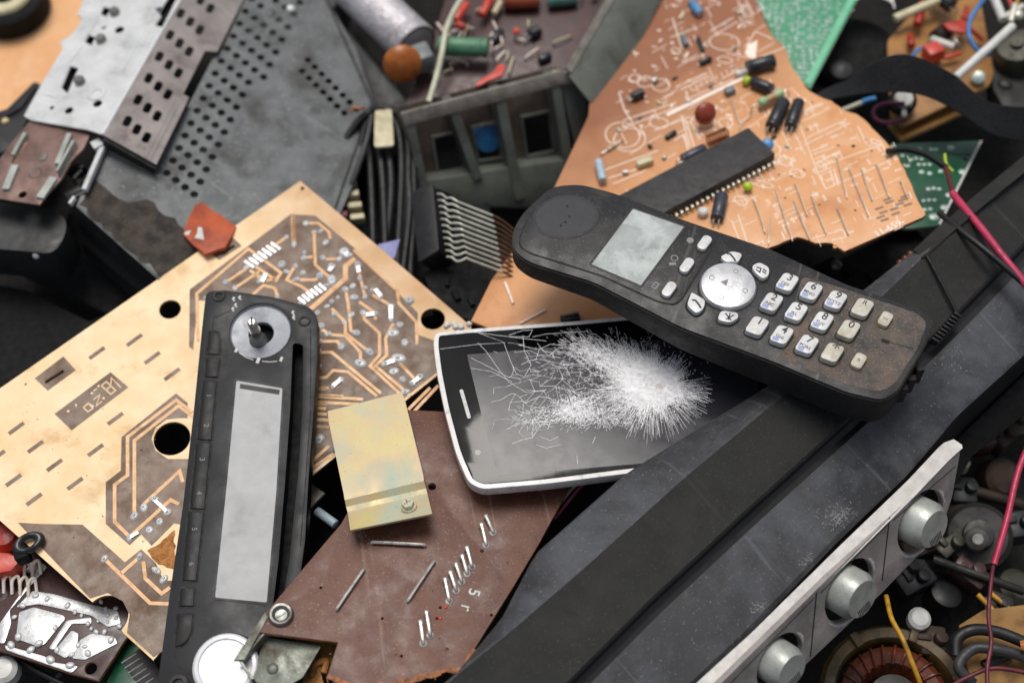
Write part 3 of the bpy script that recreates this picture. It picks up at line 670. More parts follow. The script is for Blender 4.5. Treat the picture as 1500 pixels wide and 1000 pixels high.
# ================================================================== cordless handset
A = Fr((760, 330, 10.2), (1370, 480, 10.8), (1290, 590, 11.0), o=(1050, 430))
hs = thing('cordless_phone', 'dusty black cordless telephone handset with pale keys and a small display, lying across the pile', 'telephone', A)
hout = [(751, 341, .4), (764, 314, .4), (808, 273, .55), (850, 270, .4), (900, 283, .5), (1000, 322, .2), (1130, 366, .2), (1240, 417, .2), (1346, 453, .2), (1369, 468, .3), (1352, 510, .3), (1314, 573, .25), (1292, 586, .3), (1240, 574, .3), (1130, 528, .3), (1000, 480, .3), (870, 413, .3), (775, 384, .45), (753, 367, .45)]
def rp(f, l, w=0, n=6): return round_poly([(*f.uv(p[0], p[1], w), p[2]) for p in l], 0, n)
ho = rp(A, hout)
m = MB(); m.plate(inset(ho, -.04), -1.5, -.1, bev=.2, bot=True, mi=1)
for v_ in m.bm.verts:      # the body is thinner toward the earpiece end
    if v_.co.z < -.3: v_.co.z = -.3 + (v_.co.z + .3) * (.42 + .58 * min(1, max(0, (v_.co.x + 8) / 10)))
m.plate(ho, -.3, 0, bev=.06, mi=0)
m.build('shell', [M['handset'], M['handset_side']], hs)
# dusty lower end of the front
m = MB(); m.plate(rp(A, [(1175, 404, .3), (1240, 424, .2), (1344, 459, .3), (1358, 473, .3), (1345, 508, .3), (1310, 563, .3), (1288, 574, .4), (1240, 563, .3), (1140, 524, .3)]), .001, .006); m.build('worn_end', M['handset_dirty'], hs)
# front panel with groove
pan = [(760, 348, .5), (775, 312, .6), (812, 283, .7), (850, 279, .3), (930, 300, .2), (1043, 338, .25), (1052, 346, .3), (1046, 362, .3), (1000, 440, .4), (988, 448, .4), (965, 444, .3), (880, 405, .3), (775, 372, .5), (760, 362, .4)]
po = rp(A, pan); m = MB(); m.plate(po, -.02, .012, [inset(po, .05)]); m.build('panel_groove', M['groove'], hs)
m = MB(); m.plate(inset(po, .055), -.01, .03, bev=.03); fp_ = m.build('front_panel', M['handset'], hs)
c = A.uv(829, 318, .03); m = MB(); ro = A.ang((785, 325), (872, 312)); m.plate(circ(c, 1.22, 40, 1.0, ro), .03, .045, [circ(c, 1.14, 40, .93, ro)], bev=.006)
m.plate(circ(c, 1.13, 40, .92, ro), .03, .035, mi=1)
for x, y in ((834, 318), (828, 326), (822, 331), (831, 303)): m.plate(circ(A.uv(x, y), .055, 10), .036, .04, mi=2)
m.build('earpiece', [M['handset'], M['handset_disc'], M['groove']], fp_)
m = MB(); q = rp(A, [(926, 304, .1), (1006, 332, .1), (940, 422, .1), (862, 389, .1)]); m.plate(q, .03, .05, [inset(q, .07)], mi=1, bev=.01); m.plate(inset(q, .07), .03, .036); m.build('display_window', [M['handset_lcd'], M['handset']], fp_)
def key(name, poly, h, mt, chars=(), z=0, mt2='print_black', bev=.05, well=.07, sub=None, label=None):
    m = MB(); m.plate(inset(poly, -well), z - .01, z + .006, mi=3)
    m.plate(poly, z - .05, z + h, bev=bev, mi=0)
    for (t, px, py, size, a, mi) in chars:
        m.text(t, (*A.uv(px, py, h + z), z + h + .002), size, a, mi=mi, bold=size * .012)
    return m.build(name, [mt, M['print_black'], M['print_blue'], M['groove']], hs)
# axis directions: digits read with their tops toward the lower right end? they are turned a quarter: baseline runs up the page
kd = [('1', 1109, 478), ('2', 1130, 443), ('3', 1153, 414), ('4', 1145, 491), ('5', 1166, 457), ('6', 1188, 427), ('7', 1182, 505), ('8', 1204, 471), ('9', 1224, 440), ('*', 1219, 517), ('0', 1243, 483), ('#', 1263, 451)]
lets = {'2': 'ABC', '3': 'DEF', '4': 'GHI', '5': 'JKL', '6': 'MNO', '7': 'PQRS', '8': 'TUV', '9': 'WXYZ'}
ax = A.ang((1109, 478), (1153, 414))      # column direction (1,2,3)
arow = A.ang((1109, 478), (1219, 517))
for t, x, y in kd:
    c = A.uv(x, y, .2); pk = rrect(c, .64, .8, .14, ax - math.pi / 2 + (0), 4) if False else None
    ux = Vector((math.cos(ax), math.sin(ax))); vx = Vector((math.cos(arow), math.sin(arow)))
    cc = Vector(c); hw, hh = .37, .285     # half size along the column / row directions
    quad = [cc + ux * hw + vx * hh, cc - ux * hw + vx * hh, cc - ux * hw - vx * hh, cc + ux * hw - vx * hh]
    pk = round_poly([tuple(q) for q in quad], .16, 4)
    p1 = cc + ux * .2; p2 = cc - ux * .12 + vx * -.02
    m = MB(); m.plate(inset(pk, -.06), -.01, .007, mi=3); m.plate(pk, -.05, .26, bev=.07, mi=0)
    if t != '#': m.text(t, (p1.x, p1.y, .263), .4 if t != '*' else .62, ax - .0 - math.pi / 2 + .0, mi=1, bold=.006)
    else: m.text('R', (p1.x, p1.y, .263), .3, ax - math.pi / 2, mi=1)
    if t in lets:
        m.text(lets[t], (p2.x + .0, p2.y, .263), .17, ax - math.pi / 2, mi=1, bold=.002)
        q = p2 - ux * .13; m.plate(rrect((q.x - vx.x * .08, q.y - vx.y * .08), .22, .16, .02, arow), .2605, .2625, mi=2)
    dirty = t in '*0#'
    o = m.build('key', [M['key_dirty'] if dirty else M['key_white'], M['print_black'], M['print_blue'], M['groove']], hs)
for x, y in ((1032, 356), (1006, 389), (980, 424)):
    m = MB(); c = A.uv(x, y, .15); m.plate(inset(rrect(c, .64, .36, .16, ax), -.06), .02, .034, mi=1); m.plate(rrect(c, .66, .34, .15, ax), -.02, .2, bev=.06); m.build('soft_key', [M['key_white'], M['groove']], hs)
for x, y in ((1297, 467), (1258, 528)):
    m = MB(); c = A.uv(x, y, .15); m.plate(inset(rrect(c, .6, .38, .12, ax), -.05), -.01, .01, mi=1); m.plate(rrect(c, .6, .38, .12, ax), -.02, .17, bev=.05); m.text('R' if y > 500 else 'int', (c[0], c[1], .173), .17, ax - math.pi / 2, mi=2); m.build('soft_key', [M['key_dirty'], M['mud'], M['print_black']], hs)
# navigation disc and four keys round it
c = A.uv(1067, 417, .2); m = MB(); m.plate(circ(c, 1.09, 40, .95, A.ang((1030, 430), (1105, 405))), 0, .012, mi=1)
tbp = [(1.0, 0), (1.0, .1), (.94, .2), (.8, .235), (.4, .25), (0.01, .25)]
m.lathe([(r_ * 1.0, h_) for r_, h_ in tbp], (c[0], c[1], 0), (0, 0, 1), 44, 0, caps=False)
for k, (dx, dy) in enumerate(((-.62, .1), (.12, .62), (.62, -.1), (-.12, -.62))):
    m.plate(circ((c[0] + dx, c[1] + dy), .1, 14), .243, .247, [circ((c[0] + dx, c[1] + dy), .075, 14)], mi=2)
m.plate([(c[0] - .3, c[1] + .0), (c[0] - .05, c[1] - .1), (c[0] - .05, c[1] + .2)], .249, .253, mi=2)
m.build('navigation_disc', [M['nav_silver'], M['groove'], M['print_grey']], hs)
for nm, pl, sym in (('call_key', [(1055, 376, .1), (1072, 368, .15), (1088, 372, .15), (1081, 384, .1), (1062, 384, .15)], 'c'), ('call_key', [(1101, 390, .15), (1112, 384, .15), (1127, 392, .15), (1126, 404, .15), (1117, 409, .15), (1105, 398, .15)], 'm'),
                    ('call_key', [(1013, 428, .1), (1033, 440, .1), (1031, 452, .15), (1020, 460, .15), (1006, 447, .15)], 'c'), ('call_key', [(1056, 455, .15), (1080, 458, .15), (1082, 465, .15), (1070, 473, .15), (1050, 469, .2)], 'd')):
    pk = rp(A, pl, .18, 4); cx = sum(p[0] for p in pk) / len(pk); cy = sum(p[1] for p in pk) / len(pk)
    m = MB(); m.plate(inset(pk, -.08), -.01, .008, mi=2); m.plate(pk, -.04, .2, bev=.06)
    if sym == 'c': m.strip([(cx - .2, cy + .1), (cx - .08, cy + .12), (cx + .08, cy - .02), (cx + .18, cy - .14)], .07, .2, .004, 1)
    elif sym == 'm': m.strip([(cx - .18, cy + .08), (cx - .02, cy + .08), (cx - .02, cy - .1), (cx - .18, cy - .02)], .05, .2, .004, 1); m.strip([(cx + .05, cy + .08), (cx + .2, cy + .0)], .05, .2, .004, 1); m.strip([(cx + .05, cy - .02), (cx + .2, cy - .1)], .05, .2, .004, 1)
    else: m.strip([(cx - .16, cy + .1), (cx + .1, cy - .14)], .05, .2, .004, 1); m.strip([(cx + .14, cy + .1), (cx - .08, cy - .14)], .05, .2, .004, 1); m.strip([(cx, cy + .16), (cx, cy - .16)], .04, .2, .004, 1)
    m.build(nm, [M['key_white'], M['print_black'], M['groove']], hs)
# small printed symbols beside the soft keys
m = MB()
for k, (x, y) in enumerate(((1011, 352), (988, 378), (960, 418))):
    c = A.uv(x, y, .03)
    if k == 0: m.plate(circ(c, .13, 16), .031, .034); 
    elif k == 1: m.plate(circ(c, .14, 16), .031, .034, [circ(c, .1, 16)]); m.strip([(c[0] - .12, c[1] - .3), (c[0] + .12, c[1] - .22)], .12, .031, .003)
    else: m.plate(rrect(c, .28, .2, .04, ax), .031, .034, [rrect(c, .2, .12, .03, ax)]); m.strip([(c[0] - .05, c[1]), (c[0] + .05, c[1])], .03, .031, .003)
m.build('printed_symbols', M['print_grey'], fp_)
m = MB(); m.box((*A.uv(1297, 500), 0), (.28, .16, .03), arow, .01); m.strip(A.pts([(1300, 500), (1338, 511)]), .035, .004, .006); m.build('microphone_hole', M['groove'], hs)
m = MB(); r = random.Random(5)
for i in range(14):
    x, y = r.choice([(1258 + r.gauss(0, 9), 541 + r.gauss(0, 3)), (1243 + r.gauss(0, 8), 499 + r.gauss(0, 3)), (1224 + r.gauss(0, 8), 534 + r.gauss(0, 2))]); m.dome((*A.uv(x, y), .004), r.uniform(.03, .09), .025, 7, sx=1.6, rot=r.uniform(0, 3))
m.build('mud_crumbs', M['mud'], hs)
m = MB(); m.box((*A.uv(850, 425, -.9), -1.0), (.5, .12, .18), A.ang((800, 390), (1000, 480)), .03, seg=1); m.build('side_slot', M['groove'], hs)
m = MB()
for k in range(3): 
    c = A.uv(1344 - k * 12, 548 + k * 14, -1.3); m.box((c[0], c[1], -1.3), (.3, .25, .9), arow + .5, .05)
m.build('charging_contacts', M['handset_side'], hs)
# ================================================================== car radio faceplate
F = Fr((303, 440, 7.2), (463, 470, 7.2), (250, 1000, 6.9), o=(350, 720))
ff = thing('radio_faceplate', 'long charcoal radio faceplate with grey display and bare knob shaft, on the tan board', 'faceplate', F)
fo = rp(F, [(302, 427, .25), (330, 425, .1), (400, 435, .2), (452, 449, .2), (464, 460, .25), (465, 520, .2), (458, 620, .2), (452, 700, .1), (447, 790, .1), (436, 870, .1), (420, 930, .1), (400, 1045, .1), (222, 1045, .1), (233, 985, .1), (250, 860, .1), (268, 740, .1), (284, 600, .1), (297, 470, .2)])
chn = rp(F, [(429, 502, .15), (444, 504, .15), (443, 600, .1), (436, 700, .1), (424, 820, .1), (412, 893, .1), (399, 893, .1), (408, 820, .1), (418, 700, .1), (425, 600, .1)])
dc = F.uv(381, 484); dr = (Vector(F.uv(425, 490)) - Vector(F.uv(337, 478))).length / 2
dial = circ(dc, dr, 40)
m = MB(); m.plate(fo, -.9, 0, [chn, circ(dc, dr * 1.0, 40)], bev=.06, side=1); m.plate(inset(fo, .1), -.92, -.75, [circ(F.uv(378, 493), .3, 16)], mi=2); m.build('body', [M['faceplate'], M['faceplate_dark'], M['void_black']], ff)
m = MB(); m.lathe([(dr * .99, -.05), (dr * .95, -.16), (dr * .7, -.2), (dr * .42, -.24), (dr * .40, -.4)], (*dc, 0), (0, 0, 1), 44, caps=False)
dish = m.build('dial_dish', M['silver_paint'], ff)
m = MB(); c = F.uv(377, 494); m.lathe([(.36, -.5), (.34, -.2), (.22, .0), (.19, .5), (.21, .52), (.21, .6)], (*c, 0), (0, 0, 1), 24, 0)
m.lathe([(.17, .6), (.165, 1.2), (.12, 1.26)], (*c, 0), (0, 0, 1), 18, 1); m.box((c[0], c[1], 1.27), (.05, .36, .06), .3, .005, 2)
m.build('knob_shaft', [M['dull_steel'], M['wire_steel'], M['groove']], dish)
m = MB(); dd = inset(rp(F, [(347, 558, .05), (413, 569, .05), (404, 720, 0), (390, 881, .05), (316, 874, .05), (334, 700, 0)]), 0); m.plate(inset(dd, -.1), .001, .02, [inset(dd, -.02)], mi=1); m.plate(inset(dd, -.02), .001, .008); m.plate(F.pts([(352, 562), (410, 571), (409, 578), (351, 569)]), .009, .011, mi=1); m.build('display', [M['lcd_grey'], M['faceplate']], ff)
for pl in ([(306, 484, .1), (321, 487, .2), (323, 500, .05), (322, 520, .03), (303, 519, .03)], [(302, 524, .05), (322, 525, .03), (319, 553, .03), (300, 552, .03)], [(298, 557, .03), (318, 560, .03), (310, 645, .03), (289, 644, .03)],
           [(288, 648, .03), (309, 649, .03), (300, 746, .03), (278, 745, .03)], [(276, 749, .03), (299, 750, .03), (288, 851, .03), (267, 850, .03)], [(265, 861, .03), (286, 861, .03), (284, 888, .03), (262, 888, .03)], [(260, 899, .03), (283, 899, .03), (281, 928, .2), (272, 944, .2), (256, 948, .03)]):
    q = rp(F, pl); m = MB(); m.plate(inset(q, -.05), -.02, .006, [q], mi=1); m.plate(inset(q, .02), -.05, .05, bev=.03)
    b = F.ang((299, 557), (278, 745)); ys = [p[1] for p in pl]; xs = [p[0] for p in pl]
    if pl[0][0] in (298, 288, 276):
        t = {298: '12', 288: '34', 276: '56'}[pl[0][0]]; y0, y1 = min(ys), max(ys); xm = sum(xs) / len(xs)
        for ch, k in ((t[0], .25), (t[1], .75)):
            m.text(ch, (*F.uv(xm + 4 - 8 * k, y0 + (y1 - y0) * k, .05), .052), .26, b, mi=2)
    m.build('button', [M['faceplate_dark'], M['groove'], M['print_grey']], ff)
for x, y, r_ in ((321, 434, 7), (446, 470, 8)):
    m = MB(); c = F.uv(x, y); m.lathe([(.24, .0), (.22, .05), (.15, .05), (.14, -.05), (.01, -.05)], (*c, 0), (0, 0, 1), 20, caps=False); m.build('screw_boss', M['faceplate_dark'], ff)
m = MB()
for l, w in (([(350, 516), (360, 523), (371, 527)], .03), ([(384, 529), (395, 530), (406, 529)], .03)): m.strip(F.pts(l), w, .002, .004)
for x, y, a, b in ((346, 513, .1, .16), (378, 528, .12, .22), (412, 526, .1, .18)): m.box((*F.uv(x, y), .004), (a, b, .004), -.1, 0)
for x, y in ((342, 437), (345, 446), (351, 435), (341, 452), (429, 457), (430, 464)): m.box((*F.uv(x, y), .004), (.12, .08, .004), 1.35, 0); m.box((*F.uv(x + 1, y + 3), .004), (.05, .09, .004), 1.3, 0)
m.build('printed_marks', M['print_white'], ff)
m = MB(); m.strip(F.pts([(311, 484), (313, 466), (336, 456), (342, 452)]), .035, .001, .003); m.strip(F.pts([(256, 950), (258, 972), (272, 985), (290, 992)]), .04, .001, .003); m.strip(F.pts([(455, 480), (455, 600), (448, 700), (440, 800)]), .04, .001, .003); m.build('panel_seam', M['groove'], ff)
m = MB(); c = F.uv(333, 978); m.lathe([(1.2, 0), (1.2, .02)], (*c, 0), (0, 0, 1), 44, 1); m.lathe([(1.1, .0), (1.1, .3), (1.02, .4), (.9, .42), (.86, .36), (.3, .33), (.01, .33)], (*c, 0), (0, 0, 1), 48, 0, caps=False); m.build('volume_knob', [M['bright_white'], M['groove']], ff)
m = MB(); c = F.uv(262, 1003); m.lathe([(.35, 0), (.33, .12), (.2, .12), (.18, .04), (.01, .04)], (*c, 0), (0, 0, 1), 24, caps=False); m.build('screw_boss', M['faceplate_dark'], ff)

# ================================================================== perforated metal chassis, top left
G = Fr((150, 205, 5.9), (357, 0, 4.9), (490, 290, 4.3), o=(300, 220))
ch = thing('metal_chassis', 'perforated metal chassis with bright slotted top and scuffed grey side, upper left of the pile', 'chassis', G)
holes = []
for i in range(17):
    for j in range(5 if i >= 10 else 4):
        x, y = 244.5 + 8.85 * i + 13.3 * j, 253.5 - 18.2 * i + 10.4 * j
        holes.append(circ(G.uv(x, y), .17, 12))
for k in range(8): holes.append(circ(G.uv(451 + 10.2 * k, 88 + 10.3 * k), .155, 10))
for k in range(7): holes.append(circ(G.uv(442.5 + 10.3 * k, 104.5 + 10.2 * k), .155, 10))
holes.append(circ(G.uv(397, 20), .21, 14))
m = MB(); m.plate(G.pts([(112, 302), (151, 204), (229, 244), (388, -60), (466, -60), (478, 0), (522, 72), (547, 150), (530, 240), (495, 320), (400, 460), (237, 414)]), -.12, 0, holes); spn = m.build('side_panel', M['chassis_grey'], ch)
m = MB(); m.plate(jag(G.pts([(116, 300), (136, 262), (165, 285), (200, 296), (215, 292), (262, 330), (300, 356), (320, 395), (240, 410)]), .14, .3, 3, True), .003, .012)
m.build('dirt_crust', M['chassis_dirt'], spn)
m = MB()
def wall(m, f, a, b, dep, th=.12, mi=0, lean=0):
    A_, B_ = f.L(*a), f.L(*b); t = (B_ - A_).normalized(); s_ = Vector((-t.y, t.x, 0)) * th; dn = Vector((0, 0, -dep)) + Vector((-t.y, t.x, 0)) * lean
    m.mesh([A_, B_, B_ + s_, A_ + s_, A_ + dn, B_ + dn, B_ + s_ + dn, A_ + s_ + dn], [(0, 1, 2, 3), (4, 7, 6, 5), (0, 4, 5, 1), (1, 5, 6, 2), (2, 6, 7, 3), (3, 7, 4, 0)], mi)
wall(m, G, (112, 303), (238, 415), 3.6); wall(m, G, (238, 415), (400, 470), 3.6); wall(m, G, (547, 150), (480, 345), 3.5, -.12); wall(m, G, (476, -10), (547, 150), 3.5, -.12)
m.plate(G.pts([(110, 290), (390, -60), (466, -60), (540, 150), (400, 450), (237, 410)]), -3.4, -3.3); m.build('lower_case', M['chassis_dark'], ch)
m = MB(); m.dome((*G.uv(426, 13), 0), .2, .12, 12); m.build('rivet', M['chassis_silver'], spn)
# slotted strip
Q = Fr((150, 197, 6.8), (261, 0, 5.9), (228, 241, 6.15), o=(230, 130))
def adopt(o, fr, parent, pfr): o.parent = parent; o.matrix_parent_inverse = Matrix.Identity(4); o.matrix_basis = pfr.M().inverted() @ fr.M(); return o
holes = []
aq = None
for i in range(8):
    for j in range(3):
        x, y = 186.6 + 15.6 * i + 14 * j, 177.6 - 31.5 * i + 12 * j
        c = Q.uv(x, y); d = Vector(Q.uv(x + 7.5, y - 15)) - Vector(c); holes.append(rrect(c, .56, .31, .13, math.atan2(d.y, d.x), 3))
m = MB(); m.plate(Q.pts([(150, 197), (229, 241), (277, 143), (268, 138), (300, 75), (318, 76), (389, -65), (300, -65), (261, -2), (238, 43)]), -.08, 0, holes)
m.strip(Q.pts([(219, 236), (262, 150)]), .06, .002, .03); m.strip(Q.pts([(213, 232), (258, 145)]), .05, .002, .02)
m.plate(Q.pts([(152, 200), (227, 243), (229, 247), (153, 204)]), -.5, -.08, mi=1)
adopt(m.build('slotted_strip', [M['chassis_strip'], M['groove']]), Q, ch, G)
V = Fr((150, 197, 6.8), (261, 0, 5.9), (35, 175, 6.0), o=(150, 110))
m = MB(); m.plate(V.pts([(150, 190), (50, 172), (70, 120), (125, 30), (140, -55), (295, -60), (255, 0)]), -.45, -.35); adopt(m.build('dark_backing', M['void_black']), V, ch, G)  # black plate added so the punched holes look unlit
hol = [V.pts([(103, 97), (115, 100), (99, 137), (90, 129)]), ellh(V, 143, 152, 6.5, 16), ellh(V, 101, 162, 6, 16), ellh(V, 76, 158, 3.4, 12), ellh(V, 175, 44, 6.5, 16),
       V.pts([(152, 10), (162, 13), (156, 25), (147, 21)]), V.pts([(130, 51), (140, 55), (134, 67), (124, 62)]), ellh(V, 152, 41, 3, 10), V.pts([(226, 12), (238, 10), (250, -8), (262, -8), (238, 40), (227, 38), (236, 24)])]
m = MB(); m.plate(V.pts([(150, 197), (128, 190), (45, 176), (35, 170), (60, 125), (66, 115), (92, 72), (88, 62), (106, 50), (122, 28), (113, 22), (126, -8), (135, -60), (300, -60)] ), -.08, 0, hol)
adopt(m.build('top_plate', M['chassis_silver']), V, ch, G)
m = MB(); m.plate(V.pts([(66, 139), (84, 145), (88, 128), (101, 95), (122, 68), (120, 60), (134, 46), (145, 24), (143, 20), (165, -30), (140, -30), (112, 55), (90, 100)]), .002, .03); 
m.build('raised_step', M['white_plastic']).name
o = bpy.data.objects.get('raised_step'); adopt(o, V, ch, G); o.data.materials[0] = M['chassis_silver']
for x, y, r_, h_ in ((169, 20, .23, .25), (149, 60, .23, .25), (118, 121, .23, .25)):
    m = MB(); m.lathe([(r_, 0), (r_, h_ * .7), (r_ * .8, h_), (.01, h_)], (*V.uv(x, y), 0), (0, 0, 1), 16, caps=False); adopt(m.build('stud', M['dull_steel']), V, ch, G)
m = MB(); c = V.uv(142, 138); m.lathe([(.42, 0), (.38, .05), (.26, .06), (.2, .0)], (*c, 0), (0, 0, 1), 24, caps=False); m.strip(V.pts([(178, 110), (235, 5)]), .03, .001, .015); m.strip(V.pts([(184, 112), (240, 8)]), .03, .001, .015); adopt(m.build('pressed_ring', M['chassis_silver']), V, ch, G)
m = MB(); m.tube([V.L(150, 197, -.02), V.L(237, 45, -.02)], .07, 8, sm=0); adopt(m.build('lit_fold_edge', M['bright_white']), V, ch, G)  # white tube paints the lit highlight along the fold
# tape mechanism at its end
W_ = Fr((45, 177, 5.9), (128, 190, 6.3), (30, 290, 6.4), o=(70, 240))
m = MB(); m.plate(round_poly(W_.pts([(44, 177), (126, 189), (131, 198), (122, 218), (104, 236), (90, 262), (68, 285), (58, 300), (0, 291), (-40, 285), (0, 232), (20, 205)]), .08), -.1, 0,
                  [ellh(W_, 33, 285, 6, 14), W_.pts([(36, 205), (41, 206), (22, 240), (16, 238)]), W_.pts([(98, 215), (103, 217), (92, 240), (86, 238)])], bev=.02)
adopt(m.build('mechanism_plate', M['mech_brown']), W_, ch, G)
m = MB(); c = W_.uv(63, 231); m.lathe([(.2, 0), (.18, .05), (.01, .06)], (*c, 0), (0, 0, 1), 16, caps=False); m.box((*c, .06), (.2, .05, .02), .3, 0); c = W_.uv(52, 254); m.lathe([(.28, 0), (.26, .03), (.22, .0)], (*c, 0), (0, 0, 1), 20, caps=False)
adopt(m.build('mechanism_screw', M['dull_steel']), W_, ch, G)
m = MB()
for a, b, w, hh in (((104, 200), (86, 244), .22, .2), ((80, 262), (60, 292), .35, .12), ((24, 245), (10, 280), .3, .15), ((40, 200), (22, 232), .16, .25), ((112, 214), (88, 258), .12, .35)):
    m.strip(W_.pts([a, b]), w, .0, hh)
adopt(m.build('slider_arm', M['knob_metal']), W_, ch, G)
m = MB()
for a, b, w, zz in (((151, 200), (120, 272), .2, -.4), ((137, 203), (143, 212), .4, -.3), ((96, 288), (103, 278), .12, -.6)):
    m.strip(W_.pts([a, b]), w, zz, .2)
adopt(m.build('side_tab', M['chassis_silver']), W_, ch, G)
m = MB()
for k in range(7): m.box((*W_.uv(112 + rnd.uniform(-14, 14), 250 + rnd.uniform(-22, 22)), -.8), (rnd.uniform(.3, .9), rnd.uniform(.15, .4), .5), rnd.uniform(0, 3), .03)
adopt(m.build('gear_box', M['black_plastic']), W_, ch, G)

# dark lever under it
f = Fr((0, 330, 5.2), (90, 340, 5.3), (50, 372, 5.3), o=(40, 335))
t = thing('metal_lever', 'smooth dark grey arm with a bright little pin, below the metal chassis', 'lever', f)
m = MB(); m.plate(rp(f, [(-60, 288, .3), (0, 296, .2), (60, 303, .3), (97, 318, .4), (96, 345, .5), (78, 372, .6), (40, 368, .4), (-60, 360, .3)]), -2, 0, bev=.28); m.build('body', M['chassis_dark'], t)
m = MB(); c = f.uv(54, 374, -.3); m.cyl((c[0], c[1] + .1, -.3), (c[0], c[1] - .12, -.22), .13, seg=12, bev=.04); m.build('pin', M['bright_white'], t)
# black panel left
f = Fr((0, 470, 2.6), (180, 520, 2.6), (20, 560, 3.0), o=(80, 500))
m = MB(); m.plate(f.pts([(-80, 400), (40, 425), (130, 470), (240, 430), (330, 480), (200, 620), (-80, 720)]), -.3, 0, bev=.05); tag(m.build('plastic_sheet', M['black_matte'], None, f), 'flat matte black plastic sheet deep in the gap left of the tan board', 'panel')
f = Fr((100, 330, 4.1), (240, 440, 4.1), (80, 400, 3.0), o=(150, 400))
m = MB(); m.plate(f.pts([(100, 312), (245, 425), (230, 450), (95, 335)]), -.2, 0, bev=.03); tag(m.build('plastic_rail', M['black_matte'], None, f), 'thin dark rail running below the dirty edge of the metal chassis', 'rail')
# orange shard
f = Fr((268, 343, 5.6), (308, 365, 5.8), (290, 293, 5.2), o=(305, 330))
t = thing('board_shard', 'broken orange shard of circuit board stuck behind the upper edge of the tan board', 'board shard', f)
m = MB(); m.plate(jag(f.pts([(289, 292), (346, 331), (330, 362), (300, 372), (268, 343), (276, 318)]), .03, .25, 2, True), -.15, 0, bev=.015); m.build('board', M['orange_shard'], t)
m = MB(); m.plate(f.pts([(290, 333), (296, 334), (299, 352), (285, 349), (289, 343)]), .001, .03); m.plate(f.pts([(272, 340), (280, 338), (277, 345), (270, 345)]), .001, .03); m.build('pale_patch', M['print_white'], t)
# wood sheet
f = Fr((0, 0, 1.2), (100, 0, 1.2), (0, 100, 1.4), o=(30, 60))
m = MB(); m.plate(f.pts([(-120, -120), (190, -120), (150, 0), (70, 260), (-120, 300)]), -.4, 0, bev=.05); tag(m.build('wood_sheet', M['wood_sheet'], None, f), 'pale orange plywood sheet beneath the pile at the upper left corner', 'sheet')
f = Fr((10, 8, 2.4), (60, 8, 2.4), (10, 60, 2.4))
t = thing('round_fitting', 'round dark ringed part cut off by the upper left corner of the picture', 'ring', f)
c = f.uv(6, -8); m = MB(); m.lathe([(1.9, -1), (1.9, 0), (1.75, .1), (1.4, .1), (1.3, 0), (1.3, -.4), (.01, -.4)], (*c, 0), (0, 0, 1), 40, caps=False); m.build('rim', M['black_matte'], t)
m = MB(); m.lathe([(1.25, 0), (1.15, .14), (.6, .05), (.5, -.1)], (*c, 0), (0, 0, 1), 36, caps=False); m.build('inner_ring', M['cream'], t)
f = Fr((0, 190, 4.2), (60, 120, 3.6), (10, 230, 4.6), o=(25, 165))
t = thing('drive_lever', 'blackened lever with a small brass spot beside the brown tape mechanism plate', 'lever', f)
m = MB(); m.plate(round_poly(f.pts([(-40, 175), (10, 160), (50, 120), (60, 124), (40, 175), (20, 215), (-40, 240)]), .1), -.6, 0, bev=.08); m.strip(f.pts([(-10, 182), (30, 160), (52, 130)]), .16, .0, .12); m.build('arm', M['black_plastic'], t)
m = MB(); m.dome((*f.uv(8, 178), .02), .18, .12, 12); m.build('brass_spot', M['zinc_yellow'], t)

# ================================================================== orange component board
O = Fr((900, 0, 4.2), (1356, 315, 7.6), (780, 450, 6.2), o=(1130, 220))
ob_ = thing('circuit_board', 'orange circuit board with long black chip, white printed lines and broken lower edge', 'circuit board', O)
tear = jag(O.pts([(1352, 318), (1237, 368), (1223, 360), (1218, 356), (1194, 356), (1168, 347), (1156, 351), (1108, 369), (1040, 385)]), .035, .2, 4, keep=(0,))
right = jag(O.pts([(1096, -60), (1106, 0), (1121, 32), (1133, 55), (1150, 70), (1159, 96), (1170, 113), (1185, 133), (1208, 145), (1218, 148), (1235, 161), (1254, 167), (1273, 182), (1290, 200), (1309, 219), (1326, 250), (1338, 279), (1356, 314)]), .03, .22, 9)
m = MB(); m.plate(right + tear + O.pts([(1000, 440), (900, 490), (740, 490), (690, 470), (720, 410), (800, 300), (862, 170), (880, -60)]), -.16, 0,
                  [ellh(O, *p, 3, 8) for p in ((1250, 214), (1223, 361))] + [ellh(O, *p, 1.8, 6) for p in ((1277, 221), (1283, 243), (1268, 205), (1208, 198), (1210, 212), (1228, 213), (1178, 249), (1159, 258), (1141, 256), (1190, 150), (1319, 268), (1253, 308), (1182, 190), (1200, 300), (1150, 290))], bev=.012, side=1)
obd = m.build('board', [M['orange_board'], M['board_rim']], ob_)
m = MB()   # silkscreen print
def zo(l): return [(1050 + x / 4.166, 130 + y / 4.166) for x, y in l]
def sk_(l, w=.035): m.strip(O.pts(l), w, .003, .004)
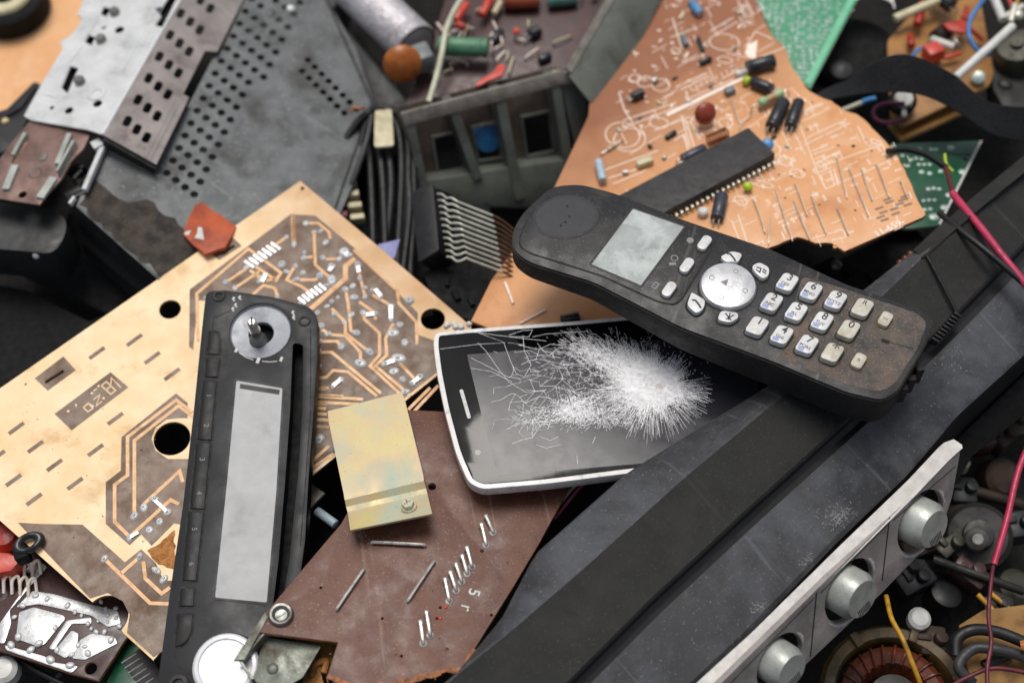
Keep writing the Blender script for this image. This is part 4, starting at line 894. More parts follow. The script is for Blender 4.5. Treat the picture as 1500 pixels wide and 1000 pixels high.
for l in [[(510, 230), (610, 500), (665, 612), (860, 528)], [(530, 345), (815, 210)], [(550, 300), (790, 188)], [(510, 150), (650, 95)], [(520, 200), (690, 120)], [(600, 490), (1010, 340), (1055, 440), (965, 480)], [(860, 528), (965, 480)], [(860, 228), (915, 340)],
          [(690, 500), (720, 590)], [(715, 490), (745, 580)], [(630, 510), (700, 480)], [(590, 460), (700, 410), (750, 392)], [(600, 430), (660, 405)], [(200, 300), (285, 500)], [(190, 970), (280, 930), (290, 950)],
          [(580, 915), (770, 860)], [(700, 925), (790, 905), (770, 860)], [(90, 800), (150, 960)], [(130, 770), (190, 950)], [(215, 590), (300, 550)], [(465, 10), (545, 80)], [(420, 30), (470, 100)], [(90, 690), (180, 680)], [(300, 30), (350, 80)], [(1065, 345), (1090, 400)], [(1175, 630), (1190, 670)], [(580, 380), (680, 345)], [(590, 400), (720, 355)], [(690, 300), (740, 280)]]: sk_(zo(l))
def ring(x, y, rx, ry, a=0, w=.04):
    c = O.uv(x, y); k = (Vector(O.uv(x + 10, y)) - Vector(c)).length / 10
    m.plate(circ(c, rx * k, 22, ry * k, a), .003, .007, [circ(c, rx * k - w, 22, ry * k - w, a)])
for a in ((1204, 242, 9, 5), (1168, 254, 12, 8, .3), (1115, 269, 20, 6, .4), (1150, 236, 12, 9), (1063, 180, 12, 10), (1085, 294, 12, 8), (965, 180, 15, 11, .4), (922, 205, 24, 24), (912, 198, 28, 24), (1061, 62, 23, 18, .5), (990, 75, 8, 6), (968, 125, 14, 13), (930, 115, 9, 9), (1130, 220, 14, 14), (1030, 180, 20, 18), (1062, 88, 12, 7, .5), (945, 120, 12, 12), (1283, 208, 9, 5, .3)): ring(*a[:4], a=a[4] if len(a) > 4 else 0)
def zq(l): return [(860 + x / 3.448, y / 3.448) for x, y in l]
for l in [[(410, 580), (570, 510)], [(340, 660), (520, 590)], [(480, 600), (520, 740)], [(500, 610), (540, 740)], [(440, 710), (490, 680), (510, 760)], [(450, 440), (600, 370)], [(470, 455), (620, 385)], [(500, 460), (510, 500), (740, 400)], [(620, 160), (740, 90)], [(640, 180), (760, 110)],
          [(420, 190), (560, 140)], [(230, 970), (350, 920)], [(240, 1000), (380, 930)], [(800, 240), (850, 160), (940, 200)], [(850, 300), (1000, 240)], [(160, 470), (190, 560), (230, 620)], [(180, 610), (450, 520)], [(200, 640), (460, 540)], [(60, 870), (360, 760)], [(110, 900), (330, 830)], [(130, 930), (300, 860)], [(200, 960), (210, 990)], [(1000, 470), (1060, 560)], [(1060, 480), (1110, 510)], [(1090, 560), (1190, 520)], [(920, 400), (960, 480)],
          [(540, 180), (600, 320)], [(680, 400), (760, 360)], [(700, 270), (860, 300)], [(430, 90), (480, 250)], [(760, 0), (800, 90)], [(800, 0), (840, 80)]]: sk_(zq(l), .045)
for k in range(9): sk_(zq([(520 + 26 * k, 440 - 12 * k), (530 + 26 * k, 460 - 12 * k)]), .03)
for k in range(7): sk_(zq([(770 + 2 * k, 40 + 16 * k), (830 + 3 * k, 30 + 15 * k)]), .03)
m.plate(O.pts(zq([(795, 270), (815, 225), (860, 205), (850, 315), (830, 300)])), .003, .007)
m.plate(O.pts(zq([(400, 575), (405, 592), (800, 400), (790, 388)])), .003, .03)
r = random.Random(3)
for i in range(150):
    x, y = r.uniform(1060, 1330), r.uniform(120, 350)
    if not (y > 140 + (x - 1200) * .62 and y < 350 - max(0, 1130 - x) * .3): continue
    a = r.choice((0, 1)); L_ = r.uniform(5, 22); e = (x + L_ * (.4 if a else .9), y + L_ * (.9 if a else -.42)); sk_([(x, y), e], r.choice((.018, .025, .03)))
for i in range(90):
    x, y = r.uniform(900, 1120), r.uniform(0, 240)
    if x < 880 + y * .1: continue
    L_ = r.uniform(6, 30); sk_([(x, y), (x + L_ * .88, y - L_ * .5)] if r.random() < .65 else [(x, y), (x + L_ * .45, y + L_ * .85)], .03)
for i in range(60):      # reference marks, too small to read
    x, y = r.uniform(1080, 1330), r.uniform(150, 350)
    if not (y > 150 + (x - 1200) * .45 and y < 368 - abs(x - 1200) * .1): continue
    a = r.choice((1.25, -.42)); c = O.uv(x, y)
    for q in range(3): m.box((c[0] + math.cos(a) * .1 * q, c[1] + math.sin(a) * .1 * q, .005), (.05, .11, .003), a + r.uniform(-.3, .3), 0)
for i in range(70):
    x, y = r.uniform(900, 1100), r.uniform(0, 200)
    c = O.uv(x, y); m.box((*c, .005), (r.uniform(.06, .3), r.uniform(.04, .1), .003), r.choice((.5, .55, 2.1)), 0)
m.text('11-659-', (*O.uv(1303, 334), .006), .42, O.ang((1270, 348), (1345, 312)), bold=.008)
m.build('printed_lines', M['silk_white'], obd)
m = MB()
for x, y in ((1300, 292), (1288, 305), (1294, 311), (1290, 318), (1303, 296), (1310, 306), (1318, 299), (1322, 293), (1312, 313), (1296, 322), (1325, 288), (1330, 300)):
    a, b = O.uv(x - 6, y + 2), O.uv(x + 6, y - 2); m.strip([a, b], .09, .008, .004)
m.build('ink_smudges', M['smudge'], obd)
# bare wire links
for a, b in (((1104, 296), (1120, 341)), ((1136, 282), (1160, 352)), ((1165, 272), (1182, 316)), ((1189, 290), (1209, 342)), ((1163, 298), (1185, 350)), ((1226, 234), (1240, 290)), ((1244, 250), (1271, 315)), ((1262, 250), (1277, 294)), ((1285, 246), (1301, 288)), ((1320, 268), (1329, 291)), ((1227, 308), (1242, 344)), ((1128, 322), (1126, 358)), ((1072, 150), (1083, 182)), ((1083, 190), (1100, 172))):
    p, q = O.L(*a), O.L(*b); m = MB(); m.tube([p - Vector((0, 0, .02)), p + Vector((0, 0, .09)), p.lerp(q, .5) + Vector((rnd.uniform(-.04, .04), 0, .13)), q + Vector((0, 0, .09)), q - Vector((0, 0, .02))], .022, 6); m.build('wire_link', M['pin_metal'], ob_)
# the long chip
i0, i1, i2, i3 = O.L(1117, 250), O.L(1096, 202), O.L(925, 292), O.L(945, 343)
d = (i2 - i1).normalized(); wv = (i0 - i1); wv = (wv - d * wv.dot(d)); Wd = wv.length; wv.normalize(); Ln = 7.4
cc = i1 + d * Ln / 2 + wv * Wd / 2; az = math.atan2(d.y, d.x)
m = MB(); m.box((cc.x, cc.y, .42), (Ln, Wd, .42), az, .05); m.box((cc.x, cc.y, .22), (Ln * .98, Wd * .8, .2), az, .0, 1)
chb = m.build('chip', [M['ic_black'], M['groove']], ob_)
pm = MB(); pm.box((0, .03, .05), (.085, .05, .5), 0, .01); pm.box((0, -.03, .28), (.11, .16, .05), 0, .01); pin0 = None
np_ = 30
for k in range(np_):
    e = i1 + d * (.12 + (Ln - .24) * k / (np_ - 1)) + wv * (Wd + .07)
    if pin0 is None: pin0 = o = pm.build('chip_pin', M['pin_metal'], chb)
    else: o = pin0.copy(); col.objects.link(o); o.parent = chb
    o.location = (e.x * S, e.y * S, 0); o.rotation_euler = (0, 0, az + (math.pi if True else 0))
def comp(kind, a, b, r, mt, name, fr=O, par=None, z=None, mt2=None, bands=()):
    """a part lying on its board between two measured points"""
    par = par or ob_; p, q = fr.L(*a), fr.L(*b); L_ = (q - p).length; zz = r if z is None else z; p.z = q.z = zz; ax_ = (q - p).normalized(); m = MB()
    mats = [M[mt], M['wire_steel'], M[mt2] if mt2 else M['groove']]
    if kind == 'res':
        pr = [(r * .55, 0), (r, L_ * .07), (r, L_ * .2), (r * .82, L_ * .3)]; mi_ = [0, 0, 0]
        for k in range(4): pr += [(r * .82, L_ * (.34 + .09 * k)), (r * .82, L_ * (.38 + .09 * k))]; mi_ += [0, 2]
        pr += [(r * .82, L_ * .7), (r, L_ * .8), (r, L_ * .93), (r * .55, L_)]; mi_ += [0, 0, 0, 0]
        m.lathe(pr, p, ax_, 16, mis=mi_[:len(pr) - 1])
        m.tube([p, p - ax_ * .25, p - ax_ * .35 + Vector((0, 0, -r * .5)), p - ax_ * .38 + Vector((0, 0, -zz))], .035, 6, 1); m.tube([q, q + ax_ * .2, q + ax_ * .3 + Vector((0, 0, -zz))], .035, 6, 1)
    elif kind == 'cap':
        m.lathe([(r * .9, 0), (r, L_ * .03), (r, L_ * .1), (r * .9, L_ * .14), (r, L_ * .18), (r, L_ * .96), (r * .9, L_)], p, ax_, 20, mis=[0, 0, 0, 0, 0, 0]); 
        m.cyl(q, q + ax_ * .01, r * .75, seg=16, mi=1)
        sd = ax_.cross(Vector((0, 0, 1))).normalized()
        for s_ in (-1, 1): m.tube([p + sd * r * .4 * s_, p - ax_ * .2 + sd * r * .4 * s_, p - ax_ * .25 + sd * r * .4 * s_ - Vector((0, 0, zz))], .03, 6, 1)
    elif kind == 'disc':
        m.lathe([(.01, -r * .45), (r * .5, -r * .42), (r * .9, -r * .2), (r, 0), (r * .9, r * .2), (r * .5, r * .42), (.01, r * .45)], (p + q) / 2 + Vector((0, 0, r * .4)), (q - p).cross(Vector((0, 0, 1))) + Vector((0, 0, .6)), 20, caps=False)
        for s_ in (-.5, .5): m.tube([(p + q) / 2 + ax_ * r * s_ + Vector((0, 0, 0)), (p + q) / 2 + ax_ * r * s_ - Vector((0, 0, zz))], .03, 6, 1)
    elif kind == 'block':
        c_ = (p + q) / 2; m.box((c_.x, c_.y, zz), (L_, r * 2, r * 2), math.atan2(ax_.y, ax_.x), r * .3)
    elif kind == 'stick':
        m.cyl(p, q, r, seg=12, bev=r * .3)
    return m.build(name, mats, par)
comp('cap', (1130, 194), (1148, 157), .3, 'cap_black', 'capacitor'); comp('cap', (1157, 192), (1170, 156), .26, 'cap_black', 'capacitor')
comp('cap', (1094, 108), (1134, 97), .31, 'cap_black', 'capacitor'); comp('cap', (1131, 138), (1102, 126), .25, 'cap_black', 'capacitor'); comp('stick', (1098, 126), (1090, 122), .2, 'lime', 'bead')
comp('res', (1111, 161), (1147, 144), .2, 'resistor_green', 'resistor', mt2='coral_red', z=.35); comp('disc', (1117, 224), (1131, 222), .26, 'ceramic_blue', 'ceramic_capacitor', z=.35)
comp('disc', (1017, 190), (1050, 178), .48, 'ceramic_red', 'ceramic_capacitor', z=.5)
for k in range(6): pass
m = MB(); p, q = O.L(1038, 213), O.L(1064, 202); p.z = q.z = .3
for k in range(7): e = p.lerp(q, k / 6); m.lathe([(.18, -.035), (.27, 0), (.18, .035)], e, q - p, 16, caps=False)
m.build('copper_coil', M['copper_coil'], ob_)
comp('cap', (1000, 240), (1033, 224), .24, 'cap_navy', 'capacitor'); comp('cap', (1050, 327), (1058, 293), .27, 'cap_navy', 'capacitor'); comp('disc', (1090, 281), (1101, 279), .2, 'lime', 'bead', z=.2)
m = MB(); c = O.uv(1030, 315); m.lathe([(.2, 0), (.22, .25), (.15, .33), (.01, .34)], (*c, 0), (0, 0, 1), 16, caps=False); m.build('white_trimmer', M['white_plastic'], ob_)
comp('block', (933, 246), (956, 238), .16, 'cream', 'film_capacitor'); comp('stick', (877, 243), (884, 272), .17, 'pale_blue', 'tube_diode', z=.3)
comp('cap', (1014, 10), (1026, 26), .2, 'ceramic_blue', 'capacitor'); comp('stick', (1022, 58), (1030, 78), .1, 'cap_black', 'diode'); comp('stick', (1025, 96), (1042, 89), .13, 'cap_black', 'diode'); comp('block', (1062, 140), (1076, 135), .16, 'cap_grey', 'trimmer')
comp('stick', (975, 205), (990, 196), .11, 'cap_black', 'diode'); comp('stick', (1000, 55), (1006, 70), .13, 'cap_grey', 'diode'); comp('cap', (926, 148), (942, 140), .2, 'cap_black', 'capacitor'); comp('res', (890, 222), (905, 212), .1, 'cream', 'resistor', mt2='ceramic_red')
comp('block', (1100, 108), (1078, 112), .12, 'white_plastic', 'plug'); comp('stick', (955, 123), (963, 118), .12, 'pin_metal', 'screw'); comp('stick', (850, 468), (822, 474), .2, 'cap_black', 'diode')
comp('stick', (740, 415), (752, 446), .06, 'silk_white', 'jumper'); comp('stick', (762, 475), (800, 455), .05, 'silk_white', 'jumper')

r = random.Random(31)
for k, (x, y) in enumerate(((905, 190), (935, 175), (962, 150), (985, 118), (1005, 150), (1060, 40), (1075, 75), (1080, 20), (950, 215), (912, 255), (970, 232), (1040, 130), (995, 30), (1130, 205), (1070, 100), (1150, 215))):
    a = r.uniform(-1, 1); L_ = r.uniform(5, 9); comp('stick', (x, y), (x + L_ * math.cos(a), y - L_ * math.sin(a)), r.uniform(.05, .1), ('pin_metal', 'cap_grey', 'cream', 'cap_black', 'solder')[k % 5], 'small_part')
# ================================================================== pale green and dark green boards
f = Fr((1100, 0, 4.6), (1256, 0, 4.6), (1180, 130, 5.4), o=(1180, 40))
t = thing('circuit_board', 'blurred pale green circuit board full of silver pads, standing behind the orange one', 'circuit board', f)
m = MB(); m.plate(f.pts([(1085, -60), (1286, -60), (1256, 0), (1187, 131), (1150, 100)]), -.16, 0, bev=.02, side=1); m.build('board', [M['green_board'], M['board_rim']], t)
m = MB(); m.strip(f.pts([(1280, -60), (1247, 0), (1183, 122)]), .28, .003, .01, 1)
r = random.Random(8); 
for j in range(26):
    for i in range(14):
        x, y = 1098 + i * 10 + r.uniform(-3, 3), -30 + j * 6.2 + r.uniform(-1, 1)
        if x > 1240 - y * .52 or x < 1100 + y * .6 or r.random() < .15: continue
        m.box((*f.uv(x, y), .01), (r.uniform(.08, .34), r.uniform(.06, .12), .02), r.choice((0, 0, 1.57)), 0, 0)
m.build('pads', [M['pad_pale'], M['green_pale']], t)
f = Fr((1310, 210, 4.6), (1437, 206, 4.6), (1350, 330, 5.0), o=(1370, 260))
t = thing('circuit_board', 'small dark green board with bright solder dots between orange board and black frame', 'circuit board', f)
m = MB(); m.plate(f.pts([(1280, 211), (1437, 206), (1412, 258), (1375, 330), (1330, 335), (1290, 330)]), -.16, 0, [ellh(f, 1415, 232, 5, 12)], bev=.02, side=1); m.build('board', [M['green_dark'], M['pad_pale']], t)
m = MB(); m.strip(f.pts([(1437, 207), (1376, 329)]), .09, .0, .04); m.build('bright_rim', M['white_plastic'], t)
pd = MB(); pd.dome((0, 0, 0), 1, .5, 8); p0 = None; r = random.Random(6)
for x, y, s_ in [(1332, 222, 1), (1347, 219, 1), (1364, 219, 1), (1371, 219, 1), (1393, 217, 1.6), (1335, 234, 1), (1342, 232, 1), (1350, 233, 1), (1346, 241, 1), (1354, 241, 1), (1362, 241, 1), (1350, 252, 1.3), (1362, 254, 1.2), (1378, 251, 1.2), (1410, 252, 1.8), (1360, 277, 1.1), (1368, 276, 1.1), (1376, 277, 1), (1353, 294, 1), (1361, 293, 1), (1369, 293, 1), (1390, 286, 1.6), (1355, 307, 1), (1363, 306, 1), (1383, 304, 1.8), (1368, 318, 2.2), (1330, 243, 1), (1322, 228, 1)]:
    c = f.uv(x, y)
    if p0 is None: p0 = o = pd.build('solder_joint', M['pad_pale'], t)
    else: o = p0.copy(); col.objects.link(o); o.parent = t
    k = .085 * s_; o.location = (c[0] * S, c[1] * S, 0); o.scale = (k * 1.2, k, k * .7)

# ================================================================== black frame
def lerpl(L_, s_):
    pts = [(x - y, x, y) for x, y in L_]
    for i in range(len(pts) - 1):
        if s_ <= pts[i + 1][0] or i == len(pts) - 2:
            a, b = pts[i], pts[i + 1]; t = (s_ - a[0]) / (b[0] - a[0]); return (a[1] + (b[1] - a[1]) * t, a[2] + (b[2] - a[2]) * t)
L0 = [(690, 985), (784, 811), (917, 693), (1130, 562), (1256, 432), (1340, 368), (1500, 235)]
L0 = [(640, 1020), (735, 905), (784, 811), (917, 693), (1130, 562), (1256, 432), (1340, 366), (1500, 238)]
L1 = [(640, 1012), (700, 961), (745, 925), (850, 835), (1000, 700), (1150, 575), (1292, 432), (1355, 372), (1500, 256)]
L2 = [(780, 1045), (835, 1000), (955, 880), (1100, 745), (1255, 605), (1403, 460), (1500, 360)]
L4 = [(1000, 1020), (1100, 926), (1229, 791), (1325, 700), (1364, 655), (1400, 611), (1500, 520)]
def zz(s_, tab):
    for i in range(len(tab) - 1):
        if s_ <= tab[i + 1][0] or i == len(tab) - 2:
            t = min(1.3, max(-.3, (s_ - tab[i][0]) / (tab[i + 1][0] - tab[i][0]))); return tab[i][1] + (tab[i + 1][1] - tab[i][1]) * t
FC = Fr((1000, 700, 9), (1300, 430, 9), (1100, 900, 8), o=(1100, 720))
fr_ = thing('monitor_frame', 'long black plastic monitor frame with a raised ridge, running diagonally under the cordless handset', 'frame', FC)
def off(L_, dx, dy): return [(x + dx, y + dy) for x, y in L_]
base = [(-400, 0.0), (600, 0.0), (980, -.3), (1300, -1.2)]
lines = [(off(L0, -1, 2), 8.05), (off(L0, 0, 0), 8.3), (off(L0, 2, 1), 8.4), ('mid', 8.8), (off(L1, -2, -1), 8.97), (off(L1, 1, 1), 9.0), (off(L1, 5, 4), 8.97), (off(L2, -3, -3), 8.55), (off(L2, 0, 0), 8.46), (off(L2, 3, 3), 8.1), (off(L2, 9, 9), 8.0), (off(L2, 16, 14), 8.12), (off(L4, -6, -5), 7.72), (off(L4, 0, 0), 7.6), (off(L4, 3, 4), 7.3), (off(L4, 12, 14), 5.0)]
ns = 64; vs = []; rws = len(lines); s0_, s1_ = -460, 1420
for k in range(ns + 1):
    s_ = s0_ + (s1_ - s0_) * k / ns
    for j, (ln, z0) in enumerate(lines):
        x, y = lerpl(ln, s_) if ln != 'mid' else [a_ * .45 + b_ * .55 for a_, b_ in zip(lerpl(L0, s_), lerpl(L1, s_))]; zb_ = z0 + zz(s_, base); vs.append(FC.loc(P3(x, y, zb_)))
fs = []; mis = []
for k in range(ns):
    for j in range(rws - 1):
        a = k * rws + j; fs.append((a, a + 1, a + rws + 1, a + rws)); mis.append(1 if j >= 11 and j < 13 else (2 if j in (8, 9, 10, 13, 14) else 0 if j >= 5 else 1))
n0 = len(vs); up = FC.loc(FC.o + Vector((0, 0, -.22))) - FC.loc(FC.o)
vs += [v + up for v in vs[:n0]]
for k in range(ns):
    for j in range(rws - 1):
        a = n0 + k * rws + j; fs.append((a, a + rws, a + rws + 1, a + 1)); mis.append(2)
    a = k * rws; fs.append((a, a + rws, n0 + a + rws, n0 + a)); mis.append(1)
m = MB(); m.mesh(vs, fs, mis=mis, rec=True); m.build('shell', [M['frame_shaded'], M['frame_lit'], M['frame_side']], fr_, ang=25)
def fp3(x, y, z): return FC.loc(P3(x, y, z))
m = MB(); m.tube([fp3(1356, 372, 8.75), fp3(1372, 400, 8.72), fp3(1390, 435, 8.6), fp3(1401, 458, 8.45)], .07, 8); m.tube([fp3(1350, 378, 8.72), fp3(1358, 372, 8.75)], .05, 8); m.build('seam', M['groove'], fr_)
m = MB()
a, b = (1368, 500), (1400, 463)
for k in range(9):
    x, y = a[0] + (b[0] - a[0]) * k / 8, a[1] + (b[1] - a[1]) * k / 8; c = fp3(x, y, 8.5); m.box(c, (.09, .3, .4), .3, .02)
m.build('ribbed_foot', M['frame_side'], fr_)
m = MB(); L_ = [(1338, 366), (1372, 334), (1430, 285), (1510, 220)]
vv = []
for k, (x, y) in enumerate(L_): vv += [fp3(x, y, 8.35 - k * .12), fp3(x + 16, y + 12, 8.75 - k * .12), fp3(x + 16, y + 12, 8.4 - k * .12), fp3(x, y, 8.0 - k * .12)]
ff_ = []
for k in range(3):
    for j in range(4): ff_.append((4 * k + j, 4 * k + (j + 1) % 4, 4 * k + 4 + (j + 1) % 4, 4 * k + 4 + j))
ff_.append((0, 1, 2, 3)); m.mesh(vv, ff_); m.build('outer_lip', M['frame_shaded'], fr_)
m = MB(); r = random.Random(4)
def sl_(x, y):      # a point on the wide outer face of the frame
    c = fp3(x, y, 7.85); return c
for x, y, sx_, n_ in ((1228, 757, 11, 150), (1112, 890, 8, 40), (1186, 822, 8, 40), (960, 680, 16, 14), (1390, 520, 14, 40)):
    for k in range(n_):
        px_, py_ = x + r.gauss(0, sx_), y + r.gauss(0, sx_ * .7)
        s__ = px_ - py_; A_ = lerpl(off(L2, 16, 14), s__); B_ = lerpl(off(L4, -6, -5), s__)
        if x == 960: A_ = lerpl(off(L0, 2, 1), s__); B_ = lerpl(off(L1, -2, -1), s__); za, zb2 = 8.4, 8.97
        else: za, zb2 = 8.12, 7.72
        t_ = ((px_ - A_[0]) + (py_ - A_[1])) / max(1e-3, (B_[0] - A_[0]) + (B_[1] - A_[1]))
        if not .02 < t_ < .98: continue
        z_ = za + (zb2 - za) * t_ + zz(s__, base); c = fp3(px_, py_, z_ + .008); e = fp3(px_ + r.uniform(-5, 5), py_ + r.uniform(-4, 4), z_ + .008)
        m.tube([c, e], r.uniform(.006, .016), 4, sm=0)
m.build('scuff_marks', M['print_grey'], fr_)
# dark lip below the frame
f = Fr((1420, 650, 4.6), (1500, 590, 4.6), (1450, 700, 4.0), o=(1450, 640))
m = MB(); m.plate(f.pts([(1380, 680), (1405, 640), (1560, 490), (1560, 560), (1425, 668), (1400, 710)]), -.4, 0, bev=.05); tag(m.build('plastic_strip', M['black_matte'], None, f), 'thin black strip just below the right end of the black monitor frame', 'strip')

# ================================================================== silver knob panel
K = Fr((1407, 658, 8.1), (1040, 1015, 8.5), (1292, 868, 5.9), o=(1270, 860))
kp = thing('control_panel', 'narrow silver front panel with metal knobs, leaning on the lower side of the black frame', 'control panel', K)
kn = [((1318, 803), (1379, 725)), ((1212, 905), (1276, 825)), ((1112, 1005), (1172, 933))]
kc = []; 
for a, b in kn:
    p, q = Vector(K.uv(*a)), Vector(K.uv(*b)); kc.append(((p + q) / 2, (q - p).length / 2))
face = K.pts([(1408, 655), (1395, 727), (1379, 778), (1292, 868), (1190, 964), (1110, 1040), (1010, 1045)])
m = MB(); m.plate(face, -.2, 0, [circ(c, r_ * .98, 30) for c, r_ in kc], bev=.02); m.build('front_plate', M['knob_panel'], kp)
tp = [(1000, 1018), (1100, 927), (1229, 800), (1330, 703), (1375, 655), (1383, 648), (1397, 643), (1409, 651)]
lo = [(1038, 1018), (1118, 942), (1245, 820), (1342, 724), (1385, 679), (1392, 672), (1403, 662), (1410, 656)]
m = MB(); vv = []; 
for (x, y), (X_, Y_) in zip(tp, lo): vv += [K.loc(P3(x, y, 8.25)), K.loc(P3(X_, Y_, 8.22)), K.loc(P3(X_, Y_, 7.9)), K.loc(P3(x, y, 7.8))]
q_ = []
for k in range(len(tp) - 1):
    for j in range(4): q_.append((4 * k + j, 4 * k + (j + 1) % 4, 4 * k + 4 + (j + 1) % 4, 4 * k + 4 + j))
q_ += [(0, 1, 2, 3), tuple(4 * (len(tp) - 1) + j for j in (3, 2, 1, 0))]; m.mesh(vv, q_); m.build('top_rim', M['knob_rim'], kp)
for c, r_ in kc:
    m = MB(); rr = r_ * .7; c = c + Vector((.12, -.16)); m.lathe([(rr, -.5), (rr, .42), (rr * .8, .72), (.01, .72)], (c.x, c.y, 0), (0, 0, 1), 40, 0, caps=False)
    for k in range(9):
        a_ = math.atan2(1, -.2) + (k - 4) * .1; m.box((c.x + rr * .985 * math.cos(a_), c.y + rr * .985 * math.sin(a_), .3), (.05, .035, .36), a_, .0, 1)
    for k in range(9): m.box((c.x + (k - 4) * .07 + .05, c.y + rr * .55, .722), (.028, .34, .012), 0, 0, 1)
    o = m.build('knob', [M['knob_metal'], M['groove']], kp)
m = MB()
for a, b in (((1303, 757), (1292, 850)), ((1196, 867), (1187, 961))): m.strip(K.pts([a, b]), .05, .001, .01)
for a, b in (((1400, 682), (1308, 762)), ((1300, 768), (1202, 868)), ((1192, 876), (1060, 1010))): m.strip(K.pts([a, b]), .03, .001, .008)
m.build('panel_seams', M['groove'], kp)
m = MB()
for c, r_ in kc[:3]: 
    for a0_, a1_, ex in ((.3, 1.6, .12), (3.0, 3.6, .1)):
        rg = random.Random(int(c.x * 31) + int(a0_ * 10)); o_ = [(c.x + r_ * 1.03 * math.cos(a_), c.y + r_ * 1.03 * math.sin(a_)) for a_ in [a0_ + (a1_ - a0_) * k / 12 for k in range(13)]]
        i_ = [(c.x + (r_ * 1.05 + ex * rg.uniform(.1, 1) * math.sin(math.pi * (k + .5) / 14)) * math.cos(a_), c.y + (r_ * 1.05 + ex * rg.uniform(.1, 1) * math.sin(math.pi * (k + .5) / 14)) * math.sin(a_)) for k, a_ in enumerate([a1_ - (a1_ - a0_) * k / 13 for k in range(14)])]
        m.plate(o_ + i_, .001, .005)
m.build('chipped_paint', M['chipped_paint'], kp)
# ================================================================== tuner housing, top centre
U = Fr((589, 168, 6.0), (820, 108, 5.6), (628, 290, 2.8), o=(720, 200))
th = thing('tuner_housing', 'grey metal housing with three window bays, holding a maroon board of old parts', 'housing', U)
wins = [[(645, 212), (682, 204), (690, 255), (652, 264)], [(704, 197), (741, 190), (744, 240), (712, 245)], [(777, 182), (815, 174), (822, 230), (784, 238)]]
m = MB(); m.plate(U.pts([(589, 168), (820, 108), (840, 112), (880, 268), (868, 300), (760, 306), (615, 300), (606, 240)]), -1.2, -1.1, [U.pts(w_) for w_ in wins], bev=.02, mi=1)
m.plate(U.pts([(588, 166), (822, 104), (838, 108), (842, 122), (822, 124), (594, 184)]), -.2, .06, bev=.03, mi=2)
m.plate(U.pts([(610, 268), (850, 232), (876, 262), (868, 302), (760, 306), (615, 300)]), -1.1, -.1, bev=.05)
fw_ = m.build('front_wall', [M['tin_grey'], M['tin_brown'], M['tin_rim']], th)
for a, b, w_ in (((600, 175), (625, 290), .35), ((661, 150), (701, 262), .38), ((731, 133), (762, 292), .42), ((812, 112), (842, 285), .4), ((836, 116), (872, 270), .9)):
    m = MB(); m.strip(U.pts([a, b]), w_, -1.12, 1.12 if w_ < .8 else .95); m.build('rib', M['tin_grey'], fw_)
for w_ in wins:
    m = MB(); q = U.pts(w_); m.plate(inset(q, -.1), -1.1, -.95, [q], bev=.02); m.build('window_frame', M['tin_grey'], fw_)
m = MB(); c = U.uv(728, 215); m.lathe([(.6, -2.2), (.6, -1.2), (.01, -1.1)], (*c, 0), (0, 0, 1), 20, caps=False); m.build('blue_core', M['wire_blue'], th)
f2 = Fr((836, 110, 5.75), (967, -10, 4.9), (871, 156, 4.9), o=(880, 70))
m = MB(); m.plate(f2.pts([(834, 112), (892, 9), (925, -60), (1010, -60), (967, 0), (922, 102), (871, 157)]), -.1, 0, bev=.02); m.strip(f2.pts([(832, 104), (890, 5), (925, -60)]), .32, -.05, .1, 1)
adopt(m.build('side_flange', [M['tin_grey'], M['tin_rim']]), f2, th, U)
m = MB(); m.plate(f2.pts([(898, 122), (922, 100), (916, 112), (902, 125)]), -.5, .05); adopt(m.build('flange_tab', M['tin_rim']), f2, th, U)
I = Fr((600, 150, 4.6), (820, 90, 4.6), (720, 0, 4.3), o=(740, 60))
ib = thing('circuit_board', 'maroon circuit board crowded with red, green and salmon parts inside the grey tuner housing', 'circuit board', I)
m = MB(); m.plate(I.pts([(590, 160), (640, 40), (670, -60), (930, -60), (888, 10), (828, 112)]), -.16, 0, bev=.02); m.build('board', M['maroon_dark'], ib)
def ic(*a, **k): return comp(*a, fr=I, par=ib, **k)
ic('cap', (716, 92), (644, 88), .42, 'cap_green', 'capacitor', z=.9); ic('cap', (738, 10), (790, 8), .45, 'cap_salmon', 'capacitor'); ic('cap', (845, 4), (802, 8), .4, 'cap_teal', 'capacitor')
ic('stick', (668, 42), (684, 18), .2, 'coral_red', 'resistor', z=.5); ic('stick', (706, 35), (722, 4), .2, 'coral_red', 'resistor', z=.5); ic('stick', (670, 44), (682, 50), .16, 'coral_red', 'resistor', z=.4); ic('stick', (724, 30), (734, 12), .14, 'cream', 'resistor', z=.4)
ic('disc', (752, 58), (762, 56), .17, 'coral_red', 'bead', z=.4); ic('cap', (776, 58), (790, 50), .25, 'cap_black', 'capacitor'); ic('stick', (722, 66), (734, 50), .2, 'cap_black', 'diode'); ic('stick', (790, 94), (806, 86), .2, 'cap_black', 'diode')
ic('block', (598, 116), (634, 104), .5, 'cap_grey', 'film_capacitor', z=1.0); ic('disc', (575, 128), (612, 122), .85, 'ceramic_orange', 'ceramic_capacitor', z=1.0)
ic('stick', (868, 2), (876, -3), .16, 'coral_red', 'bead', z=.4)
m = MB(); m.plate(jag(I.pts([(696, 128), (735, 112), (742, 98), (730, 95), (722, 108), (700, 120)], .8), .04, .3, 1, True), .7, .85, bev=.02); m.build('red_flag', M['coral_red'], ib)
r = random.Random(12)
